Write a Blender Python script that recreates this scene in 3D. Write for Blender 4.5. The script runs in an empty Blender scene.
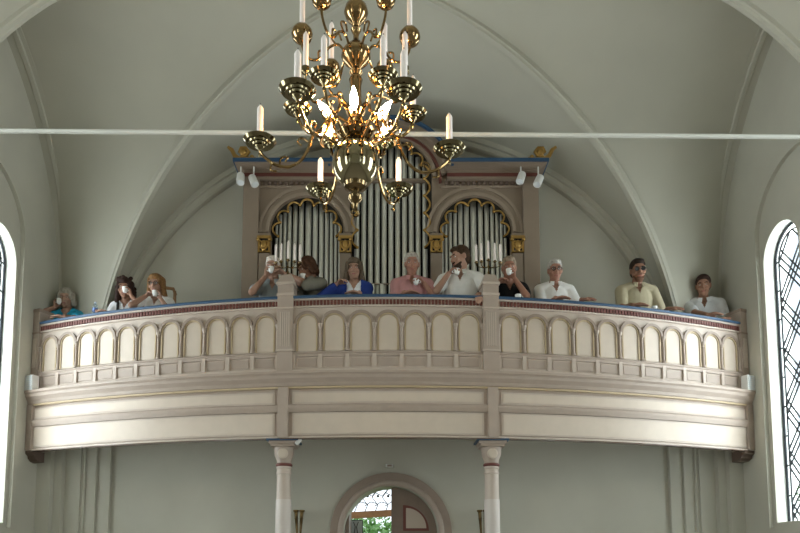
import bpy, bmesh, math, random
from math import sin, cos, pi, radians, sqrt, atan2, asin
from mathutils import Vector as V, Matrix as M, Quaternion
from mathutils.geometry import tessellate_polygon
random.seed(7)
SC = bpy.context.scene
COL = SC.collection

# ------------------------------------------------------------------ camera, light, exposure
F, YH, PITCH, UX, CZ = 700.0, 562.0, radians(5.5), 390.0, 1.6     # focal length in px, horizon row, pitch, axis column, eye height
YPP = YH - F * math.tan(PITCH)
cam_d = bpy.data.cameras.new('camera')
cam = bpy.data.objects.new('camera', cam_d); COL.objects.link(cam)
cam.location = (0, 0, CZ); cam.rotation_euler = (pi/2 + PITCH, 0, 0)
cam_d.sensor_width = 36; cam_d.lens = F / 800 * 36
cam_d.shift_x = (400 - UX) / 800; cam_d.shift_y = (YPP - 266.5) / 800
cam_d.clip_start = 0.05
SC.camera = cam
SC.view_settings.view_transform = 'Standard'; SC.view_settings.look = 'None'
SC.view_settings.gamma = 1.0; SC.view_settings.use_curve_mapping = False
SC.view_settings.exposure = 0.05

world = bpy.data.worlds.new('overcast_sky'); SC.world = world; world.use_nodes = True
bg = world.node_tree.nodes['Background']; bg.inputs[0].default_value = (0.86, 0.94, 1.0, 1); bg.inputs[1].default_value = 1.6

WIN_Y = [7.61, 3.11, -1.39, -5.89]
def area(name, loc, rot, sx, sy, power, col):
    l = bpy.data.lights.new(name, 'AREA'); l.shape = 'RECTANGLE'; l.size = sx; l.size_y = sy; l.energy = power; l.color = col
    o = bpy.data.objects.new(name, l); COL.objects.link(o); o.location = loc; o.rotation_euler = rot
    return o
for i, y in enumerate(WIN_Y):
    for sg in (-1, 1):
        area('daylight', (sg*5.25, y, 3.95), (0, sg*pi/2, 0), 4.2, 2.0, (340, 285, 225, 160)[i], (1.0, 0.98, 0.925))

def at(u, v, Y):                          # the point at distance Y that the photo shows at (u, v)
    b = (YPP - v) / F; a = (u - UX) / F
    d = V((a, cos(PITCH) - b*sin(PITCH), sin(PITCH) + b*cos(PITCH)))
    return V((0, 0, CZ)) + d * (Y / d.y)

# ------------------------------------------------------------------ materials
def mat(name, col, rough=0.6, metal=0.0, noise=0.0, nscale=6.0, bump=0.0, emit=0.0, spec=0.5, ecol=None):
    m = bpy.data.materials.new(name); m.use_nodes = True
    nt = m.node_tree; p = nt.nodes['Principled BSDF']
    p.inputs['Base Color'].default_value = (*col, 1); p.inputs['Roughness'].default_value = rough
    p.inputs['Metallic'].default_value = metal; p.inputs['Specular IOR Level'].default_value = spec
    if noise or bump:
        tc = nt.nodes.new('ShaderNodeTexCoord'); n = nt.nodes.new('ShaderNodeTexNoise')
        n.inputs['Scale'].default_value = nscale; n.inputs['Detail'].default_value = 4
        nt.links.new(tc.outputs['Object'], n.inputs['Vector'])
        if noise:
            r = nt.nodes.new('ShaderNodeValToRGB')
            r.color_ramp.elements[0].position = .3; r.color_ramp.elements[1].position = .7
            r.color_ramp.elements[0].color = (*[c*(1-noise) for c in col], 1)
            r.color_ramp.elements[1].color = (*[min(1, c*(1+noise)) for c in col], 1)
            nt.links.new(n.outputs['Fac'], r.inputs[0]); nt.links.new(r.outputs[0], p.inputs['Base Color'])
        if bump:
            b = nt.nodes.new('ShaderNodeBump'); b.inputs['Strength'].default_value = bump; b.inputs['Distance'].default_value = .01
            nt.links.new(n.outputs['Fac'], b.inputs['Height']); nt.links.new(b.outputs[0], p.inputs['Normal'])
    if emit:
        p.inputs['Emission Color'].default_value = (*(ecol or col), 1); p.inputs['Emission Strength'].default_value = emit
    return m
PLASTER = mat('plaster', (.53, .515, .44), .9, noise=.05, nscale=1.3, bump=.05)
VAULT = mat('vault_plaster', (.50, .485, .405), .9, noise=.06, nscale=.9, bump=.05)
RIBM = mat('rib_plaster', (.50, .485, .41), .85)
REVEAL = mat('reveal_white', (.80, .82, .78), .8)
FLOORM = mat('stone_floor', (.29, .26, .22), .6, noise=.15, nscale=3)
TAUPE = mat('taupe_paint', (.42, .34, .285), .45, noise=.04, nscale=8)
TAUPE_D = mat('dark_taupe_paint', (.31, .24, .195), .45, noise=.04, nscale=8)
CREAM = mat('cream_paint', (.60, .51, .425), .4, noise=.03, nscale=8)
PINKISH = mat('pale_pink_paint', (.54, .455, .39), .45, noise=.03, nscale=8)
BLUE = mat('blue_paint', (.025, .075, .155), .5)
RED = mat('dark_red_paint', (.15, .045, .035), .55)
GOLD = mat('gilding', (.50, .31, .10), .35, metal=.9)
FILLET = mat('ochre_gilt_paint', (.50, .39, .25), .5)
BRASS = mat('polished_brass', (.34, .225, .105), .11, metal=1.0)
BRASS_D = mat('aged_brass', (.20, .14, .07), .18, metal=1.0)
BALLM = mat('ball_brass', (.33, .285, .18), .07, metal=1.0)
PANM = mat('drip_pan_brass', (.22, .185, .105), .13, metal=1.0)  # same brass made darker: the dark floor's reflection is put into the colour
WAX = mat('candle_wax', (.92, .83, .79), .45)
WICK = mat('wick', (.03, .03, .03), .9)
BULB = mat('lit_bulb', (1, .75, .4), .2, emit=190, ecol=(1.0, .60, .25))
ORGAN = mat('organ_case_paint', (.265, .205, .155), .5, noise=.05, nscale=5)
ORGAN_L = mat('organ_moulding_paint', (.33, .26, .20), .5)
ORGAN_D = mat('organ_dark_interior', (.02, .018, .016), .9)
ORGAN_D2 = mat('organ_dentil_paint', (.17, .12, .095), .5)
PIPE = mat('tin_pipe', (.78, .78, .73), .33, metal=.7, noise=.04, nscale=20)
LEAD = mat('lead_came', (.02, .025, .03), .6)
WHITEP = mat('white_paint', (.78, .78, .76), .4)
LENSM = mat('lamp_lens', (.85, .88, .9), .1)
BLACKM = mat('black_plastic', (.02, .02, .02), .5)
DOORM = mat('door_brown_paint', (.22, .165, .13), .45, noise=.06, nscale=10)
DOORP = mat('door_panel_paint', (.46, .38, .31), .5)
WOOD = mat('orange_wood', (.50, .25, .13), .6, noise=.15, nscale=12)
CHAIRW = mat('chair_wood', (.30, .17, .08), .5, noise=.15, nscale=12)
IRON = mat('black_iron', (.02, .02, .02), .5)
CHINA = mat('white_china', (.86, .86, .84), .2)
PAPER = mat('white_paper', (.85, .85, .85), .7)
GRASSM = mat('grass_ground', (.12, .22, .06), .9, noise=.3, nscale=4)
LEAFM = mat('green_leaf', (.16, .34, .09), .6, noise=.3, nscale=9)
BARK = mat('bark', (.16, .11, .07), .9)
POTM = mat('plant_pot', (.8, .8, .78), .4)
DARKLEAF = mat('dark_leaf', (.05, .10, .04), .6)
def glass_mat(name, tint):
    m = bpy.data.materials.new(name); m.use_nodes = True; nt = m.node_tree; nt.nodes.clear()
    o = nt.nodes.new('ShaderNodeOutputMaterial'); mx = nt.nodes.new('ShaderNodeMixShader')
    t = nt.nodes.new('ShaderNodeBsdfTransparent'); g = nt.nodes.new('ShaderNodeBsdfGlossy')
    t.inputs[0].default_value = (*tint, 1); g.inputs['Roughness'].default_value = .05; mx.inputs[0].default_value = .06
    nt.links.new(t.outputs[0], mx.inputs[1]); nt.links.new(g.outputs[0], mx.inputs[2]); nt.links.new(mx.outputs[0], o.inputs[0])
    return m
GLASS = glass_mat('window_glass', (.92, .97, 1.0))
BOTTLEM = glass_mat('bottle_plastic', (.80, .88, .95))

# ------------------------------------------------------------------ mesh building
ORG = {}
def empty(name, loc, label=None, cat=None, group=None, rz=0, kind=None):
    o = bpy.data.objects.new(name, None); COL.objects.link(o)
    o.location = loc; o.rotation_euler = (0, 0, rz); o.empty_display_size = .1
    ORG[o] = V(loc); tag(o, label, cat, group, kind); return o
def tag(o, label=None, cat=None, group=None, kind=None):
    if label: o['label'] = label
    if cat: o['category'] = cat
    if group: o['group'] = group
    if kind: o['kind'] = kind
    return o
class MB:
    def __init__(s): s.bm = bmesh.new()
    def quad(s, pts):
        vs = [s.bm.verts.new(p) for p in pts]; return s.bm.faces.new(vs)
    def box(s, x0, x1, y0, y1, z0, z1, mtx=None):
        ps = [V((x, y, z)) for z in (z0, z1) for x, y in ((x0, y0), (x1, y0), (x1, y1), (x0, y1))]
        if mtx: ps = [mtx @ p for p in ps]
        return s.hexa(ps)
    def hexa(s, ps):
        v = [s.bm.verts.new(p) for p in ps]
        for f in ((3,2,1,0), (4,5,6,7), (0,1,5,4), (1,2,6,5), (2,3,7,6), (3,0,4,7)): s.bm.faces.new([v[i] for i in f])
        return s
    def tube(s, pts, r, n=8, cap=True):
        pts = [V(p) for p in pts]; k = len(pts)
        rs = r if isinstance(r, (list, tuple)) else [r]*k
        rings = []; up = None
        for i, p in enumerate(pts):
            t = (pts[min(i+1, k-1)] - pts[max(i-1, 0)]).normalized()
            if up is None:
                up = V((0, 0, 1)) if abs(t.z) < .9 else V((0, 1, 0))
            a = up - t*up.dot(t)
            if a.length < 1e-5: a = t.orthogonal()
            a.normalize(); b = t.cross(a); up = a
            rings.append([s.bm.verts.new(p + (a*cos(2*pi*j/n) + b*sin(2*pi*j/n))*rs[i]) for j in range(n)])
        for i in range(k-1):
            for j in range(n): s.bm.faces.new((rings[i][j], rings[i][(j+1) % n], rings[i+1][(j+1) % n], rings[i+1][j]))
        if cap:
            s.bm.faces.new(rings[0][::-1]); s.bm.faces.new(rings[-1])
        return s
    def lathe(s, prof, loc=(0, 0, 0), n=20, mtx=None):       # prof: (radius, height) from the bottom up
        loc = V(loc); rings = []
        for r, z in prof:
            ring = []
            for j in range(n):
                p = V((max(r, 1e-4)*cos(2*pi*j/n), max(r, 1e-4)*sin(2*pi*j/n), z))
                if mtx: p = mtx @ p
                ring.append(s.bm.verts.new(p + loc))
            rings.append(ring)
        for a, b in zip(rings, rings[1:]):
            for j in range(n): s.bm.faces.new((a[j], a[(j+1) % n], b[(j+1) % n], b[j]))
        s.bm.faces.new(rings[0][::-1]); s.bm.faces.new(rings[-1]); return s
    def sphere(s, c, r, mtx=None, seg=16, ring=10):
        m = M.Translation(V(c)) @ (mtx.to_4x4() if mtx else M.Identity(4)) @ M.Diagonal((*r, 1) if hasattr(r, '__len__') else (r, r, r, 1))
        bmesh.ops.create_uvsphere(s.bm, u_segments=seg, v_segments=ring, radius=1, matrix=m); return s
    def grid(s, f, nu, nv, closed_u=False):
        vs = [[s.bm.verts.new(f(i/nu, j/nv)) for j in range(nv+1)] for i in range(nu+1)]
        for i in range(nu):
            for j in range(nv):
                s.bm.faces.new((vs[i][j], vs[i+1][j], vs[i+1][j+1], vs[i][j+1]))
        return s
    def prism(s, poly, mp, d0, d1, holes=()):                 # poly in 2D, mp(a, b, d) -> point
        loops = [list(poly)] + [list(h) for h in holes]
        tri = tessellate_polygon([[V((a, b, 0)) for a, b in l] for l in loops])
        flat = [q for l in loops for q in l]
        A = [s.bm.verts.new(mp(a, b, d0)) for a, b in flat]; B = [s.bm.verts.new(mp(a, b, d1)) for a, b in flat]
        for t in tri:
            if len(set(t)) == 3:
                try: s.bm.faces.new([A[i] for i in t]); s.bm.faces.new([B[i] for i in reversed(t)])
                except ValueError: pass
        k = 0
        for l in loops:
            n = len(l)
            for i in range(n):
                j = (i+1) % n
                s.bm.faces.new((A[k+i], A[k+j], B[k+j], B[k+i]))
            k += n
        return s
    def sweep(s, path, prof, closed=False):                   # path: list of (point, side, normal); prof: closed list of (a, b)
        n = len(prof)
        rings = [[s.bm.verts.new(p + sd*a + nm*b) for a, b in prof] for p, sd, nm in path]
        for a, b in zip(rings, rings[1:]):
            for j in range(n): s.bm.faces.new((a[j], a[(j+1) % n], b[(j+1) % n], b[j]))
        s.bm.faces.new(rings[0][::-1]); s.bm.faces.new(rings[-1]); return s
    def build(s, name, m, parent=None, smooth=False, label=None, cat=None, group=None, kind=None, org=None, bevel=0):
        bmesh.ops.remove_doubles(s.bm, verts=s.bm.verts, dist=1e-6) if not smooth else None
        bmesh.ops.recalc_face_normals(s.bm, faces=s.bm.faces)
        o0 = V(org) if org is not None else (ORG.get(parent, V((0, 0, 0))) if parent else V((0, 0, 0)))
        for v in s.bm.verts: v.co -= o0
        me = bpy.data.meshes.new(name); s.bm.to_mesh(me); s.bm.free()
        me.materials.append(m)
        o = bpy.data.objects.new(name, me); COL.objects.link(o)
        if smooth:
            me.polygons.foreach_set('use_smooth', [True]*len(me.polygons))
            if smooth != 'all':
                me.set_sharp_from_angle(angle=radians(40))
        if parent: o.parent = parent; ORG[o] = o0
        else:
            o.location = o0; ORG[o] = o0
        if bevel:
            b = o.modifiers.new('bevel', 'BEVEL'); b.width = bevel; b.segments = 2; b.limit_method = 'ANGLE'
        return tag(o, label, cat, group, kind)
def struct(mb, name, m, smooth=False): return mb.build(name, m, None, smooth, kind='structure')
def copy_tree(o, parent=None):
    c = o.copy(); COL.objects.link(c); c.parent = parent
    for ch in list(o.children): copy_tree(ch, c)
    return c

# ------------------------------------------------------------------ the church shell
W, YB, BAY = 4.58, 9.40, 4.5
END = YB - 4*BAY                                              # -8.6
mb = MB(); mb.box(-5.2, 5.2, END-.3, YB+.5, -.2, 0); struct(mb, 'floor', FLOORM)
# back wall with its round-headed doorway
DW, DZ = .635, 1.985
def arch_loop(cx, hw, z0, zs, n=20, rise=None):
    rise = hw if rise is None else rise
    return [(cx-hw, z0), (cx+hw, z0)] + [(cx+hw*cos(pi*i/n), zs+rise*sin(pi*i/n)) for i in range(n+1)]
mb = MB()
mb.prism([(-5.2, 0), (5.2, 0), (5.2, 9), (-5.2, 9)], lambda a, b, d: V((a, d, b)), YB, YB+.45,
         holes=[arch_loop(.012, DW, .004, DZ)])
struct(mb, 'wall_back', PLASTER)
mb = MB(); mb.box(-5.2, 5.2, END-.3, END, 0, 9); struct(mb, 'wall_front', PLASTER)
# side walls: niche, then the paired lancets
LAN = [(.385, .37), (-.385, .37)]                           # centre offset, half width
ZS, SILL, NSILL = 5.25, 2.07, 2.01
for sg, nm in ((-1, 'left'), (1, 'right')):
    mb = MB()
    niches = [arch_loop(y, .83, NSILL, 5.60, rise=.70) for y in WIN_Y]
    mb.prism([(END-.3, 0), (YB+.45, 0), (YB+.45, 9), (END-.3, 9)], lambda a, b, d: V((sg*d, a, b)), W, W+.05, holes=niches)
    lan = [arch_loop(y+o, h, SILL, ZS) for y in WIN_Y for o, h in LAN]
    mb.prism([(END-.3, 0), (YB+.45, 0), (YB+.45, 9), (END-.3, 9)], lambda a, b, d: V((sg*d, a, b)), W+.05, W+.065, holes=lan)
    struct(mb, 'wall_' + nm, PLASTER)
    mb = MB()                                                # whitewashed window embrasures, in the depth of the wall
    mb.prism([(END-.3, 0), (YB+.45, 0), (YB+.45, 9), (END-.3, 9)], lambda a, b, d: V((sg*d, a, b)), W+.065, W+.36, holes=lan)
    struct(mb, 'trim_1' if sg < 0 else 'trim_2', REVEAL)
# windows
wn = 0
for sg in (-1, 1):
    for wi, y in enumerate(WIN_Y):
        for o_, h in LAN:
            wn += 1; cy = y + o_; X = sg*(W+.21)
            root = empty('window_%d' % wn, (X, cy, SILL), kind='structure')
            gl = MB(); gl.prism(arch_loop(cy, h-.002, SILL+.005, ZS, 14), lambda a, b, d: V((X+sg*d, a, b)), 0, .006)
            gl.build('pane', GLASS, root)
            if wi > 0: continue
            fr = MB()
            def bar(p, q, r=.011): fr.tube([V((X-sg*.016, *p)), V((X-sg*.016, *q))], r, 6)
            for rr, rad in ((h-.010, .018), (h-.085, .012)):   # outer frame and inner border line
                ps = [(cy-rr, SILL+.01)] + [(cy-rr*cos(pi*i/14), ZS+rr*sin(pi*i/14)) for i in range(15)] + [(cy+rr, SILL+.01)]
                fr.tube([V((X-sg*.016, a, b)) for a, b in ps], rad, 6)
            ri = h-.085
            k = 0
            z = SILL+.32
            while z < ZS+.1:
                for s2 in (-1, 1): bar((cy+s2*ri, z), (cy+s2*(h-.01), z), .011)
                z += .36
            def clip(p, q):                                   # keep a lattice line inside the inner border
                n = 60; run = []
                for i in range(n+1):
                    t = i/n; a = p[0]+(q[0]-p[0])*t; b = p[1]+(q[1]-p[1])*t
                    ins = abs(a-cy) <= ri and b > SILL+.02 and (b < ZS or (a-cy)**2+(b-ZS)**2 < ri*ri)
                    if ins: run.append((a, b))
                if len(run) > 2: bar(run[0], run[-1], .0115)
            z = SILL-.6
            while z < ZS+.5:
                for j in range(3):
                    zz = z + j*.105
                    clip((cy-ri, zz), (cy+ri, zz+.62)); clip((cy-ri, zz+.62), (cy+ri, zz))
                z += .63
            fr.build('lead_came', LEAD, root)
# vault -------------------------------------------------------
FA, FB, FZ = 3.86, 3.45, 4.20                                 # transverse arch (ellipse)
SR, SCN, SZ = 3.2, .92, 5.08                                  # wall arch on the side
DR, DS0, DZ0 = 4.23, 4.95, 3.74                               # diagonal rib
DL = sqrt(W*W + (BAY/2)**2)
S_END = math.acos(SCN/SR)
def Fp(t): a = t*pi/2; return -FA*cos(a), FZ + FB*sin(a)
def Sp(t):                                                    # 0 at corner, 1 at apex: distance from bay centre, z
    a = t*S_END; return SR*cos(a) - SCN, SZ + SR*sin(a)
D_END = math.acos((DS0-DL)/DR) if DS0 > DL else math.acos((DS0-DL)/DR)
def Dp(t):                                                    # fraction along, z
    a = t*D_END; s = DS0 - DR*cos(a); return s/DL, DZ0 + DR*sin(a)
ceil = MB(); NT, NS = 26, 8
for b in range(4):
    ym = YB - BAY*b - BAY/2
    for sx in (-1, 1):
        for sy in (-1, 1):
            def dpt(t):
                k, z = Dp(t); return V((sx*W*(1-k), ym + sy*BAY/2*(1-k), z))
            def fpt(t):
                x, z = Fp(t); return V((-sx*x, ym + sy*BAY/2, z))
            def spt(t):
                q, z = Sp(t); return V((sx*W, ym + sy*q*(BAY/2)/(SR-SCN), z))
            ceil.grid(lambda u, v: fpt(u).lerp(dpt(u), v), NT, NS)
            ceil.grid(lambda u, v: spt(u).lerp(dpt(u), v), NT, NS)
struct(ceil, 'ceiling', VAULT, smooth='all')
tn = 3
RIBP = [(-.054, -.05), (-.054, .015), (-.040, .025), (-.030, .05), (.030, .05), (.040, .025), (.054, .015), (.054, -.05)]
for b in range(2):
    ym = YB - BAY*b - BAY/2
    for sx in (-1, 1):
        for sy in (-1, 1):
            path = []
            h = V((sx*W, sy*BAY/2, 0)).normalized(); sd = V((-h.y, h.x, 0))
            for i in range(33):
                a = D_END*i/32; k, z = Dp(i/32)
                path.append((V((sx*W*(1-k), ym+sy*BAY/2*(1-k), z)), sd, (-h*-cos(a)*-1 - V((0, 0, 1))*sin(a))))
            mb = MB(); mb.sweep(path, RIBP); struct(mb, 'trim_%d' % tn, RIBM); tn += 1
for yw, dp, wd in ((YB, .0, .15), (YB-BAY, .2, .2)):         # back wall arch and the transverse arch
    prof = [(-wd, -.08), (-wd, .04), (-wd+.03, .05), (-wd+.04, .10), (-wd+.07, .12), (-.0+dp-.0, .12), (dp, -.08)]
    if dp:
        prof = [(-wd, -.10), (-wd, -.04), (-wd+.05, -.03), (-wd+.07, .025), (wd-.07, .025), (wd-.05, -.03), (wd, -.04), (wd, -.10)]
    path = []
    for i in range(49):
        a = pi*i/48
        nrm = V((cos(a)/FA, 0, -sin(a)/FB)).normalized(); nrm = V((-(-cos(a))*FB, 0, -sin(a)*FA)).normalized()
        path.append((V((-FA*cos(a), yw, FZ+FB*sin(a))), V((0, 1, 0)), nrm))
    mb = MB(); mb.sweep(path, prof); struct(mb, 'trim_%d' % tn, RIBM); tn += 1
for sg in (-1, 1):                                            # moulded piers in the corners
    poly = [(4.59, 9.0), (4.40, 9.0), (4.40, 9.1), (4.30, 9.1), (4.30, 9.2), (4.10, 9.2), (4.10, 9.24), (4.06, 9.24), (4.06, 9.28), (3.93, 9.28), (3.93, 9.33), (3.76, 9.33), (3.76, 9.41), (4.59, 9.41)]
    mb = MB(); mb.prism([(sg*a, b) for a, b in poly], lambda a, b, d: V((a, b, d)), 0, 4.72); struct(mb, 'trim_%d' % tn, PLASTER); tn += 1
for sg in (-1, 1):                                            # wall ribs where the vault meets the side walls
    for sy in (1, -1):
        ym = YB - BAY/2; path = []
        for i in range(29):
            q, z = Sp(i/28); a = S_END*i/28
            path.append((V((sg*W, ym+sy*q*(BAY/2)/(SR-SCN), z)), V((-sg, 0, 0)), V((0, -sy*cos(a), -sin(a)))))
        mb = MB(); mb.sweep(path, [(-.02, -.06), (-.02, .025), (.09, .025), (.10, .04), (.15, .04), (.16, .015), (.21, .015), (.21, -.06)]); struct(mb, 'trim_%d' % tn, RIBM); tn += 1

# ------------------------------------------------------------------ doorway, doors, porch
cx = .012
mb = MB()
def ring2(mb, r0, r1, d0, d1, legs=0.0):                      # flat arched band round the door, in the wall plane
    n = 28
    out = [(cx-r1, legs)] + [(cx-r1*cos(pi*i/n), DZ+r1*sin(pi*i/n)) for i in range(n+1)] + [(cx+r1, legs)]
    inn = [(cx-r0, legs)] + [(cx-r0*cos(pi*i/n), DZ+r0*sin(pi*i/n)) for i in range(n+1)] + [(cx+r0, legs)]
    for i in range(len(out)-1):
        a = [(inn[i], d0), (out[i], d0), (out[i+1], d0), (inn[i+1], d0)]
        mb.hexa([V((p[0], d0, p[1])) for p in (inn[i], out[i], out[i+1], inn[i+1])] + [V((p[0], d1, p[1])) for p in (inn[i], out[i], out[i+1], inn[i+1])])
ring2(mb, .70, .815, YB-.05, YB+.01)
door = empty('door_1', (cx, YB, 0), kind='structure')
mb.build('door_surround', TAUPE_D, door)
mb = MB()
pts = [V((cx-.68, YB-.03, 0))] + [V((cx-.68*cos(pi*i/28), YB-.03, DZ+.68*sin(pi*i/28))) for i in range(29)] + [V((cx+.68, YB-.03, 0))]
mb.tube(pts, .042, 10); mb.build('roll_moulding', TAUPE, door, smooth=True)
# right leaf, shut
n = 20
lf = [(cx+.006, .01), (cx+DW-.01, .01)] + [(cx+(DW-.01)*cos(pi/2*i/n), DZ+(DW-.01)*sin(pi/2*i/n)) for i in range(n)] + [(cx+.006, DZ+DW-.01)]
mb = MB(); mb.prism(lf, lambda a, b, d: V((a, d, b)), YB+.10, YB+.15); leaf = mb.build('door_leaf', DOORM, door)
def qpanel(x0, z0, rr): return [(x0, z0), (x0+rr, z0)] + [(x0+rr*cos(pi/2*i/n), z0+rr*sin(pi/2*i/n)) for i in range(1, n)] + [(x0, z0+rr)]
mb = MB(); mb.prism(qpanel(cx+.165, 2.02, .35), lambda a, b, d: V((a, d, b)), YB+.085, YB+.10); mb.build('panel_border', RED, leaf)
mb = MB(); mb.prism(qpanel(cx+.205, 2.055, .275), lambda a, b, d: V((a, d, b)), YB+.075, YB+.085); mb.build('panel', DOORP, leaf)
mb = MB(); mb.box(cx+.165, cx+.52, YB+.085, YB+.10, .25, 1.95); mb.build('panel_border', RED, leaf)
mb = MB(); mb.box(cx+.205, cx+.48, YB+.075, YB+.085, .30, 1.91); mb.build('panel', DOORP, leaf)
mb = MB(); mb.tube([V((cx+.05, YB+.10, 1.05)), V((cx+.05, YB+.04, 1.05)), V((cx+.13, YB+.04, 1.05))], .01); mb.build('door_handle', BRASS_D, leaf)
# left leaf, folded back outwards into the porch
lo = MB(); hx = cx-DW+.012
lf2 = [(0, .01), (DW-.02, .01), (DW-.02, DZ+DW-.02)] + [((DW-.02)*(1-cos(pi/2*i/n)), DZ+(DW-.02)*sin(pi/2*i/n)) for i in range(n, -1, -1)][1:]
lo.prism(lf2, lambda a, b, d: V((hx+d, YB+.16+a, b)), 0, .05); lo.build('door_leaf', DOORM, door)
# small white fitting above the door
p = at(389.5, 466, YB)
sg = empty('emergency_light', p, 'small white box fixed to the wall above the church door', 'light')
mb = MB(); mb.box(p.x-.055, p.x+.055, YB-.04, YB, p.z-.022, p.z+.022); mb.build('housing', WHITEP, sg, bevel=.005)
mb = MB(); mb.box(p.x-.03, p.x+.03, YB-.046, YB-.04, p.z-.014, p.z+.012); mb.build('lens', TAUPE, sg)
# outdoors
mb = MB(); mb.box(-14, 14, YB+.5, 34, -.25, -.05); struct(mb, 'ground', GRASSM)
pr = empty('porch_frame', (0, 10.9, -.05), 'orange wooden porch frame with an iron grille seen through the open door', 'porch')
mb = MB(); mb.box(-.80, -.62, 10.85, 11.0, -.05, 3.0); mb.build('post', WOOD, pr)
mb = MB(); mb.box(.75, .93, 10.85, 11.0, -.05, 3.0); mb.build('post', WOOD, pr)
zb = at(365, 519, 10.9).z
mb = MB(); mb.hexa([V((-.9, 10.87, zb-.01)), V((1.0, 10.87, zb+.10)), V((1.0, 10.97, zb+.10)), V((-.9, 10.97, zb-.01)),
                    V((-.9, 10.87, zb+.09)), V((1.0, 10.87, zb+.20)), V((1.0, 10.97, zb+.20)), V((-.9, 10.97, zb+.09))]); mb.build('beam', WOOD, pr)
mb = MB()
for i in range(9):
    x = -.56 + i*.16
    mb.tube([V((x, 10.92, zb+.1)), V((x+.05, 10.92, zb+.22)), V((x-.04, 10.92, zb+.34)), V((x+.06, 10.92, zb+.48)), V((x, 10.92, zb+.62))], .008, 6)
    mb.tube([V((x, 10.92, zb+.2)), V((x+.1, 10.92, zb+.27)), V((x+.2, 10.92, zb+.24))], .007, 6)
    mb.tube([V((x, 10.92, zb+.42)), V((x+.12, 10.92, zb+.36)), V((x+.2, 10.92, zb+.46))], .007, 6)
    mb.sphere((x+.05, 10.92, zb+.36), .022, seg=8, ring=6)
mb.build('iron_grille', IRON, pr)
p = at(356, 522, 10.2)
nb = empty('notice_case', (p.x, 10.2, -.05), 'dark framed glass case with an emblem just inside the porch', 'notice case')
mb = MB(); mb.box(p.x-.10, p.x+.10, 10.2, 10.22, 1.70, p.z+.03, None); mb.build('frame', IRON, nb)
mb = MB(); mb.box(p.x-.09, p.x+.09, 10.19, 10.2, 1.71, p.z+.02); mb.build('backing', mat('pale_grey_glass', (.55, .60, .62), .2), nb)
mb = MB()
for s2 in (-1, 1): mb.tube([V((p.x+s2*.035, 10.185, p.z)), V((p.x+s2*.01, 10.185, p.z-.07)), V((p.x+s2*.03, 10.185, p.z-.2))], .006, 6)
mb.build('emblem', IRON, nb)
mb = MB(); mb.box(p.x-.015, p.x+.015, 10.205, 10.225, -.05, 1.72); mb.build('post', IRON, nb)
def tree(x, y, h, r, label):
    t = empty('tree', (x, y, -.05), label, 'tree', 'trees outside the church door')
    mb = MB(); mb.tube([V((x, y, -.05)), V((x+.05, y, h*.5)), V((x, y, h*.8))], [.12, .09, .05], 8); mb.build('trunk', BARK, t, smooth=True)
    mb = MB(); rnd = random.Random(int(x*100)+5)
    for i in range(9000):
        d = V((rnd.gauss(0, 1), rnd.gauss(0, 1), rnd.gauss(0, 1))).normalized()*r*(rnd.random()**.4)
        c = V((x, y, h*.62)) + V((d.x, d.y, d.z*.9*h*.5/r)); a = V((rnd.uniform(-1, 1), rnd.uniform(-1, 1), rnd.uniform(-1, 1))).normalized(); b = a.orthogonal().normalized()
        L = rnd.uniform(.07, .13)
        mb.quad([c, c+a*L*.5+b*L*.3, c+a*L, c+a*L*.5-b*L*.3])
    mb.build('crown', LEAFM, t)
tree(-.5, 15.0, 2.45, 1.5, 'leafy green tree standing straight beyond the open church door')
tree(2.2, 20.0, 2.6, 1.8, 'leafy green tree farther off to the right beyond the door')
# brass sconces on the wall beside the door
SCB = mat('bronzed_brass', (.13, .085, .035), .35, metal=.9)
def sconce(u, label):
    p = at(u, 512, YB)
    r = empty('torch_sconce', (p.x, YB, p.z-.5), label, 'sconce', 'brass sconces beside the door')
    mb = MB(); mb.box(p.x-.05, p.x+.05, YB-.02, YB, p.z-.55, p.z-.35); mb.tube([V((p.x, YB-.02, p.z-.45)), V((p.x, YB-.11, p.z-.47))], .012); mb.build('bracket', SCB, r)
    for s2 in (-1, 1):
        mb = MB(); base = V((p.x+s2*.012, YB-.11, p.z-.47)); tip = V((p.x+s2*.04, YB-.11, p.z+.02))
        q = V((0, 0, 1)).rotation_difference(tip-base).to_matrix()
        L = (tip-base).length
        mb.lathe([(.014, 0), (.012, .1), (.018, L*.6), (.022, L*.75), (.026, L*.76), (.022, L*.78), (.024, L*.93), (.038, L*.96), (.038, L), (.028, L)], base, 12, q); mb.build('torch', SCB, r, smooth=True)
sconce(300, 'pair of flared brass torches on the wall left of the door')
sconce(481.5, 'pair of flared brass torches on the wall right of the door')

# ------------------------------------------------------------------ gallery
R, YC = 11.1, 18.9
def G(s, o, z): f = s/R; return V(((R+o)*sin(f), YC-(R+o)*cos(f), z))
S_ENDG = R*asin(4.572/R)
S_POST = R*asin(1.178/R)
PC = -.022                                                     # the posts sit a touch left of the nave's axis
gal = empty('organ_gallery', (0, 8.3, 2.98), 'curved cream and taupe organ gallery with an arcaded parapet', 'gallery')
def gslab(mb, s0, s1, prof, n=None):                          # prof: closed (o, z)
    n = n or max(1, int(abs(s1-s0)/.15))
    rings = [[mb.bm.verts.new(G(s0+(s1-s0)*i/n, o, z)) for o, z in prof] for i in range(n+1)]
    k = len(prof)
    for a, b in zip(rings, rings[1:]):
        for j in range(k): mb.bm.faces.new((a[j], a[(j+1) % k], b[(j+1) % k], b[j]))
    mb.bm.faces.new(rings[0][::-1]); mb.bm.faces.new(rings[-1]); return mb
def grect(o0, o1, z0, z1): return [(o0, z0), (o1, z0), (o1, z1), (o0, z1)]
SE = S_ENDG
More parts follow.
